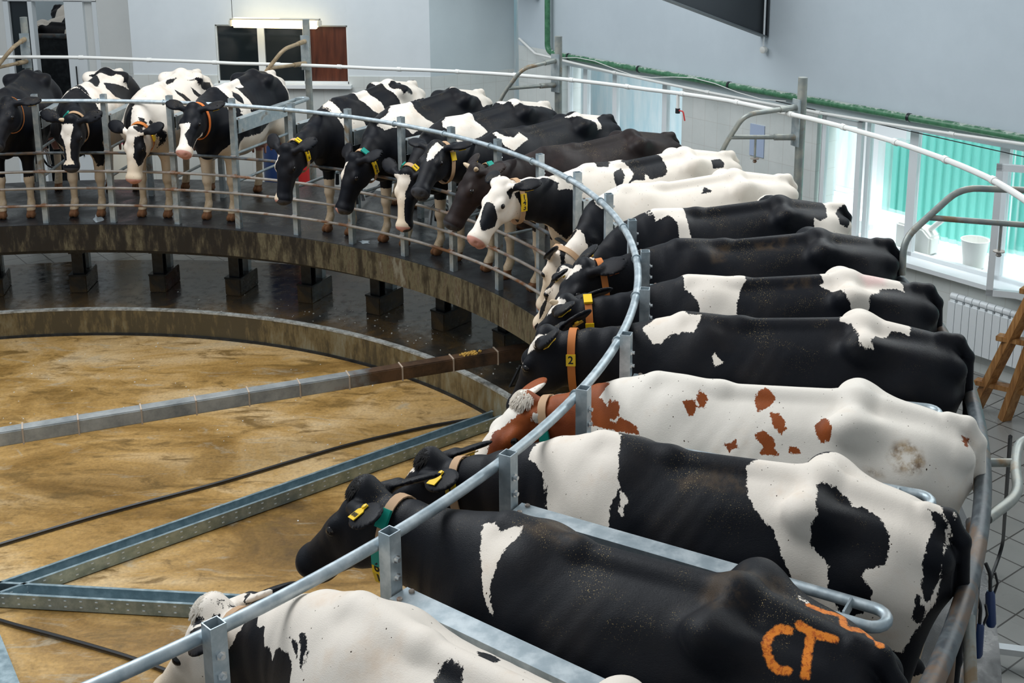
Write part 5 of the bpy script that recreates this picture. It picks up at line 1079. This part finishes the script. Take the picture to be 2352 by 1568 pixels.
 18: {'label': 'mostly white cow at the bottom edge with a black-spotted neck', 'base': 'white', 'tags': [(1, 'tag_yellow', None, 0.12), (-1,)], 'collar': {'t': 0.8, 'plates': [(72, 'collar_green', '')]}, 'tuft': 'w', 'res': 0.01, 'poll': [2.18, 0.05, 1.088], 'muzzle': [2.502, 0.123, 0.667], 'ears': (-0.8, -0.8), 'earback': (1.5, 1.5), 'height': 1.05, 'patches': [['d', 0.209, [2.034, 0.476, 2.015, 0.266, 1.979, 0.216, 1.934, 0.239, 1.916, 0.445, 1.879, 0.604, 1.853, 0.82, 1.822, 0.764, 1.81, 0.801, 1.78, 0.995, 1.767, 0.824, 1.732, 0.785, 1.694, 0.827, 1.645, 0.897, 1.635, 1.036, 1.614, 1.329, 2.173, 2.71, 2.027, 1.389, 2.026, 1.131, 2.055, 1.013, 2.067, 0.796]],['d', 0.296, [1.665, 0.524, 1.647, 0.506, 1.605, 0.592, 1.585, 0.711, 1.586, 0.92, 1.617, 0.779]],['d', 0.28, [1.697, 0.618, 1.655, 0.646, 1.613, 0.782, 1.627, 0.839, 1.671, 0.738]],['dH', 0.1, [0.051, 0.477, -0.014, 0.736, -0.003, 0.899, -0.015, 1.165, 0.009, 0.921]],['dH', 0.1, [-0.002, 1.281, 0.02, 1.08, -0.01, 1.137, -0.023, 1.303]],['dH', 0.1, [-0.025, 0.947, -0.047, 0.67, -0.049, 1.04, -0.043, 1.705, -0.035, 1.493]],['dH', 0.1, [-0.049, 0.305, -0.049, -0.387, -0.048, -0.892, -0.05, 0.268]],['dH', 0.1, [-0.05, -0.498, -0.034, -1.766, -0.046, -2.276]],['dN', 0.156, [2.096, -0.132, 2.026, -0.094, 2.048, -0.024]],['d', 0.328, [1.076, 0.224, 1.072, 0.118, 1.051, 0.084, 0.999, 0.095, 0.975, 0.176, 0.953, 0.331, 1.034, 0.433]],['d', 0.329, [1.094, -0.383, 1.056, -0.523, 1.009, -0.419, 0.973, -0.074]],['dH', 0.1, [-0.067, 1.637, -0.102, 1.693, 0.094, 1.756, -0.088, 1.713]]]},
}
for k_, s_ in COWS.items():
    build_cow(k_, s_)
# ================================================================= cows waiting in the yard behind the doorway
for j_, (x, y, rz, lab, bs) in enumerate(((-4.0, 12.0, 4, 'black and white cow lowest in the yard doorway, just above the black gate', 'dark'), (-2.2, 13.1, 176, 'white cow with black patches in the middle of the yard doorway', 'white'),
                                 (-4.3, 14.3, -6, 'black cow with white patches in the upper part of the yard doorway', 'dark'), (-2.4, 15.6, 185, 'pale-backed cow farthest away at the top of the yard doorway', 'white'))):
    s = dict(poll=(2.15, 0, 1.2), muzzle=(2.5, 0, .85), res=.03, label=lab, base=bs, pos=(x, y, 0), rz=rz, height=1 + .03 * j_,
             patches=[('d' if bs == 'white' else 'w', .3, [.2, -1.5, .5, -1.4, .75, .2, .55, 1.2, .25, .8]), ('d' if bs == 'white' else 'w', .3, [1.0, -1.5, 1.5, -1.2, 1.6, .9, 1.3, 1.5, .95, .2])])
    build_cow(0, s)
r = empty('yard_gate', (-2.5, 10.9, FZ), label='black solid yard gate behind the open doorway', cat='gate')
MB().box((-2.5, 10.9, .16), (2.6, .05, 2.3)).build('gate_panel', MT['black_steel'], r)
MB().tube([(-3.8, 10.86, 1.30), (-1.2, 10.86, 1.30)], .04, 10).build('gate_rail', MT['dark_tube'], r, smooth=True)
MB().box((-3.0, 14.0, -.04), (7.0, 6.0, .06)).build('floor', MT['wet_floor'], kind='structure')
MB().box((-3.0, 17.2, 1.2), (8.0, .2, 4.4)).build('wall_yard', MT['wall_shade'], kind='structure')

# ================================================================= milking gear
def cluster(c, az_, lab, hose_to):
    c = Vector(c); r = empty('milking_cluster', c, label=lab, cat='milking cluster', group=None)
    MB().lathe([(.02, -.05), (.05, -.035), (.055, 0), (.04, .03), (.015, .045)], c, 14).build('claw', MT['bright_steel'], r, smooth=True)
    for k in range(4):
        a = k * math.pi / 2 + .5; d = Vector((math.cos(a), math.sin(a), 0))
        p = c + d * .05
        MB().tube([p + Vector((0, 0, .02)), p + d * .05 + Vector((0, 0, -.03)), p + d * .07 + Vector((0, 0, -.20))], [.013, .021, .023], 10).build('teat_cup', MT['black_rubber' if k % 2 else 'bright_steel'], r, smooth=True)
    MB().tube(bend([c, c + (Vector(hose_to) - c) * .4 + Vector((0, 0, -.18)), Vector(hose_to)], .15), .012, 8).build('hose', MT['black_rubber'], r, smooth=True)
cluster(polar(6.95, 101.2, .50), 0, 'milking cluster hanging behind the legs of the leftmost black cow', polar(7.5, 100, .2))
cluster(polar(7.0, 71.5, .32), 0, 'milking cluster lying at the rear of the empty stall', polar(7.5, 72, .1))
cluster(polar(6.6, 68.0, .28), 0, 'milking cluster behind the low-headed cow with the yellow collar', polar(7.4, 69, .1))
cluster(polar(6.3, 55.5, .30), 0, 'milking cluster on the deck behind the pink-nosed cow', polar(7.2, 56, .1))
def drum(c, h_, rad, m1, m2, lab):
    c = Vector(c); r = empty('drum', c, label=lab, cat='drum')
    MB().lathe([(rad*.95, 0), (rad, .02), (rad, h_*.48), (rad*1.03, h_*.5), (rad, h_*.52), (rad, h_ - .02), (rad*.95, h_)], c, 24).build('body', MT[m1], r, smooth=True)
    MB().lathe([(rad*.8, 0), (rad*.8, .03), (rad*.3, .04)], c + Vector((0, 0, h_)), 20).build('lid', MT[m2], r, smooth=True)
drum((1.04, 8.45, FZ), 1.25, .20, 'blue_plastic', 'black_plastic', 'dark blue plastic drum behind the empty stall')
drum((1.38, 8.40, FZ), 1.30, .11, 'red_plastic', 'red_plastic', 'narrow red plastic drum behind the empty stall')
drum((-1.02, 8.35, FZ), 1.25, .17, 'cream_plastic', 'pink_plastic', 'cream drum behind the cow with the narrow white blaze')
r = empty('pink_bucket', (-.98, 8.35, .29), label='pink plastic bucket behind the cow with the narrow white blaze', cat='bucket')
MB().lathe([(.13, 0), (.17, .26), (.178, .27), (.16, .27), (.125, .02)], (-.98, 8.35, .29), 22).build('body', MT['pink_plastic'], r, smooth=True)
MB().tube([Vector((-.98 + .165 * math.cos(t), 8.35, .55 + .10 * math.sin(t))) for t in np.linspace(0, math.pi, 12)], .004, 6).build('handle', MT['bright_steel'], r, smooth=True)

# ================================================================= right side: radiator, ladder, hoses, sill things
ru0, ru1, rz0, rz1 = 2.48, 4.1, -.79, -.24
r = empty('radiator', wp((ru0 + ru1) / 2, rz0, -.09), label='white sectional radiator on the tiled wall beneath the large window', cat='radiator')
n = 20
for k in range(n):
    u = ru0 + (ru1 - ru0) * (k + .5) / n; wd = (ru1 - ru0) / n * .92
    b = MB(); P0 = wp(u, (rz0 + rz1) / 2 - .03, -.12)
    b.bar(wp(u - wd/2, (rz0 + rz1)/2 - .03, -.13), wp(u + wd/2, (rz0 + rz1)/2 - .03, -.13), .03, rz1 - rz0 - .10)
    b.tube([wp(u - wd/2, rz1 - .035, -.09), wp(u + wd/2, rz1 - .035, -.09)], .034, 10)
    for dd in (-.125, -.09, -.055): b.bar(wp(u - wd*.35, rz1 - .085, dd), wp(u + wd*.35, rz1 - .085, dd), .008, .05)
    b.build('radiator_section', MT['frame_white'], r, smooth=True)
MB().tube(bend([wp(ru0 - .01, rz0 + .08, -.09), wp(ru0 - .08, rz0 + .08, -.09), wp(ru0 - .09, FZ, -.09)], .04), .014, 10).build('supply_pipe', MT['pvc_white'], r, smooth=True)
MB().tube([wp(ru0 - .085, rz0 + .03, -.09), wp(ru0 - .085, rz0 + .14, -.09)], .026, 10).build('radiator_valve', MT['white_plastic'], r, smooth=True)

def plank(mb, a, b, w, t, upv): mb.bar(a, b, w, t, upv)
r = empty('wooden_ladder', (8.75, 3.0, FZ), label='worn wooden trestle ladder standing before the radiator at the right edge', cat='ladder')
LA0, LA1 = Vector((8.62, 3.10, FZ)), Vector((8.93, 2.22, .95))
LB0, LB1 = Vector((8.86, 2.86, FZ)), Vector((9.02, 2.10, .95))
MB().bar(LA0, LA1, .075, .10, (1, .4, 0)).build('stile', MT['wood'], r, bevel=.004)
MB().bar(Vector((8.82, 2.90, FZ)), Vector((8.99, 2.22, .95)), .075, .10, (1, .4, 0)).build('stile', MT['wood'], r, bevel=.004)
for k, tt in enumerate((.16, .42, .68)):
    p = LA0 + (LA1 - LA0) * tt; q_ = p + Vector((.36, -.28, .02))
    MB().bar(p - (q_ - p) * .25, q_ + (q_ - p) * .5, .10, .045).build('step', MT['wood'] if k == 0 else MT['worn_step'], r, bevel=.004) if False else MB().bar(p - (q_ - p) * .25, q_ + (q_ - p) * .5, .10, .045).build('step', MT['wood'], r, bevel=.004)

r = empty('floor_bar', (7.6, -.55, FZ + .1), label='white metal bar crossing the tiled floor in the lower right corner', cat='bar')
MB().bar(Vector((7.42, -.50, FZ + .10)), Vector((8.3, -.68, FZ + .10)), .06, .04).build('bar', MT['bright_steel'], r)
for x in (7.55, 8.2): MB().box((x, -.53 - (x - 7.55) * .2, FZ + .04), (.05, .05, .08)).build('foot', MT['bright_steel'], r)
cable(bend([polar(7.55, -6.2, .62), Vector((8.05, .60, -.9)), Vector((7.78, .12, -.96)), polar(7.33, -16.5, -.2), polar(7.28, -18.4, -.9)], .5, 10), .013, 'black rubber hose dropping to the tiles beside the blue handles', name='rubber_hose', cat='hose')
def handle(p, d, lab):
    p = Vector(p); d = Vector(d).normalized(); r = empty('wash_gun', p, label=lab, cat='nozzle')
    MB().tube([p, p + d * .015, p + d * .15, p + d * .165], [.015, .022, .024, .017], 12).build('grip', MT['blue_plastic'], r, smooth=True)
    MB().tube(bend([p + Vector((.0, 0, .0)), p - d * .05 + Vector((0, 0, .03)), p - d * .11 + Vector((-.02, 0, .02))], .03), .009, 8).build('hose_tail', MT['black_rubber'], r, smooth=True)
    MB().tube([p + d * .02 + Vector((.02, .01, 0)), p + Vector((.035, .01, .035)), p - d * .05 + Vector((.02, 0, .04))], .006, 8).build('trigger', MT['black_plastic'], r, smooth=True)
    return r
def lookp(px, py, rr):   # a point outside the rump rail
    return polar(rr, px, py)
handle(polar(7.315, -16.1, .43), (.02, -.14, -.6), 'dark blue wash gun grip hanging outside the rump rail, the upper of two')
h2 = handle(polar(7.27, -17.9, .40), (.0, -.05, -1), 'dark blue wash gun grip with olive tip hanging lower behind the rump rail')
r = empty('window_brush', wp(1.60, SILL + .01, -.02), label='white grout float with a pale curved handle on the window sill', cat='brush')
MB().bar(wp(1.45, SILL + .022, -.03), wp(1.78, SILL + .022, -.05), .10, .018).build('base', MT['white_plastic'], r)
MB().tube([wp(1.50 + .12 + .11 * math.cos(t), SILL + .03 + .07 * math.sin(t), -.04) for t in np.linspace(math.pi, 0, 12)], .012, 8).build('handle', MT['cream_plastic'], r, smooth=True)
r = empty('plastic_bucket', wp(2.45, SILL + .01, .26), label='translucent white bucket on the outer sill behind the glass', cat='bucket')
MB().lathe([(.10, 0), (.135, .27), (.142, .28), (.13, .28), (.095, .02)], wp(2.45, -.07, .30), 24).build('body', MT['white_plastic'], r, smooth=True)
r = empty('jerrycan', wp(1.72, SILL + .01, .30), label='white plastic canister with a slanting spout outside the window', cat='canister')
MB().prism([wp(1.55, -.07), wp(1.98, -.07), wp(1.98, .12), wp(1.88, .20), wp(1.55, .20)], NW * .24, NW * .42).build('body', MT['white_plastic'], r, bevel=.02)
MB().tube([wp(1.90, .17, .33), wp(2.05, .32, .33)], .028, 12).build('spout', MT['white_plastic'], r, smooth=True)
for o in (MB().prism([wp(1.0, -.16), wp(6.6, -.16), wp(6.6, -.075), wp(1.0, -.075)], NW * .30, NW * .62).build('window_sill', MT['frame_white'], kind='structure'),): pass
# hoses over the pit
cable(bend([Vector((-1.6, -.6, -1.25)), Vector((-.4, .2, -1.25)), Vector((.76, 1.13, -1.25)), Vector((1.38, 1.62, -1.25)), Vector((2.09, 2.09, -1.25)), Vector((3.02, 2.82, -1.25)), Vector((3.74, 3.23, -1.25)), Vector((4.16, 3.39, -1.25)), Vector((4.33, 3.50, -1.15)), Vector((4.5, 3.55, -.8))], .3, 5), .015, 'black hose lying on the pit floor beside the longer perforated channel', name='rubber_hose', cat='hose')
cable(bend([Vector((-1.2, .9, -1.25)), Vector((.2, .62, -1.25)), Vector((1.22, .17, -1.25)), Vector((1.73, -.01, -1.25)), Vector((2.35, -.25, -1.25)), Vector((3.0, -.6, -1.25))], .3, 5), .014, 'black hose in the lower left of the pit', name='rubber_hose', cat='hose')
# droppings and crumbs of feed

def puddle(r_, a_, lr, lt, seed, lab, m='milk'):
    q = random.Random(seed); n = 28; c = polar(r_, a_, .0015); e = Vector((math.cos(RAD(a_)), math.sin(RAD(a_)), 0)); t = Vector((-e.y, e.x, 0))
    k1, k2 = q.uniform(0, 6), q.uniform(0, 6)
    P = [c + e * (lr * math.cos(2*math.pi*i/n) * (1 + .25 * math.sin(3*2*math.pi*i/n + k1))) + t * (lt * math.sin(2*math.pi*i/n) * (1 + .3 * math.sin(5*2*math.pi*i/n + k2)) + .35 * lr * math.cos(2*math.pi*i/n)) for i in range(n)]
    tag(MB().prism(P, (0, 0, 0), (0, 0, .0015)).build('spill', MT[m]), lab, 'spill')
MT['milk'] = mat('milk', (.42, .50, .55), .08)
puddle(5.64, 92.0, .17, .05, 1, 'pale milky spill streak on the deck by the second cow from the left')
puddle(5.60, 59.6, .05, .06, 5, 'small white spill on the deck at the post left of the straight-striped cow')
puddle(5.78, 87.6, .05, .03, 8, 'small pale spill at the hooves of the mostly white cow')

mb = MB(); q = random.Random(3)
for i in range(70):
    a = q.gauss(62, 10); r0 = q.uniform(5.56, 6.2); sz = q.uniform(.004, .012)
    mb.box(polar(r0, a, FZ + sz * .3), (sz * 1.6, sz, sz * .6), rz=q.uniform(0, 3))
for i in range(90):
    a = q.uniform(20, 100); r0 = q.uniform(3.0, 5.4); sz = q.uniform(.004, .010)
    mb.box(polar(r0, a, -1.27 + sz * .3), (sz * 1.6, sz, sz * .6), rz=q.uniform(0, 3))
tag(mb.build('feed_crumbs', MT['white_plastic']), 'tiny white crumbs scattered over the wet floor and the ochre pit', 'crumbs', kind='stuff')
mb = MB()
d = (B_ - A_).normalized()
for i in range(60):
    p = A_ + (B_ - A_) * q.gauss(.919, .005); mb.box(p + Vector((q.uniform(-.03, .03), q.uniform(-.03, .03), .062 + q.uniform(0, .012))), (.018, .012, .012), rz=q.uniform(0, 3))
tag(mb.build('spilled_feed', mat('feed', (.55, .33, .07), .8)), 'small heap of yellow feed spilled on the brown end of the duct', 'feed', kind='stuff')
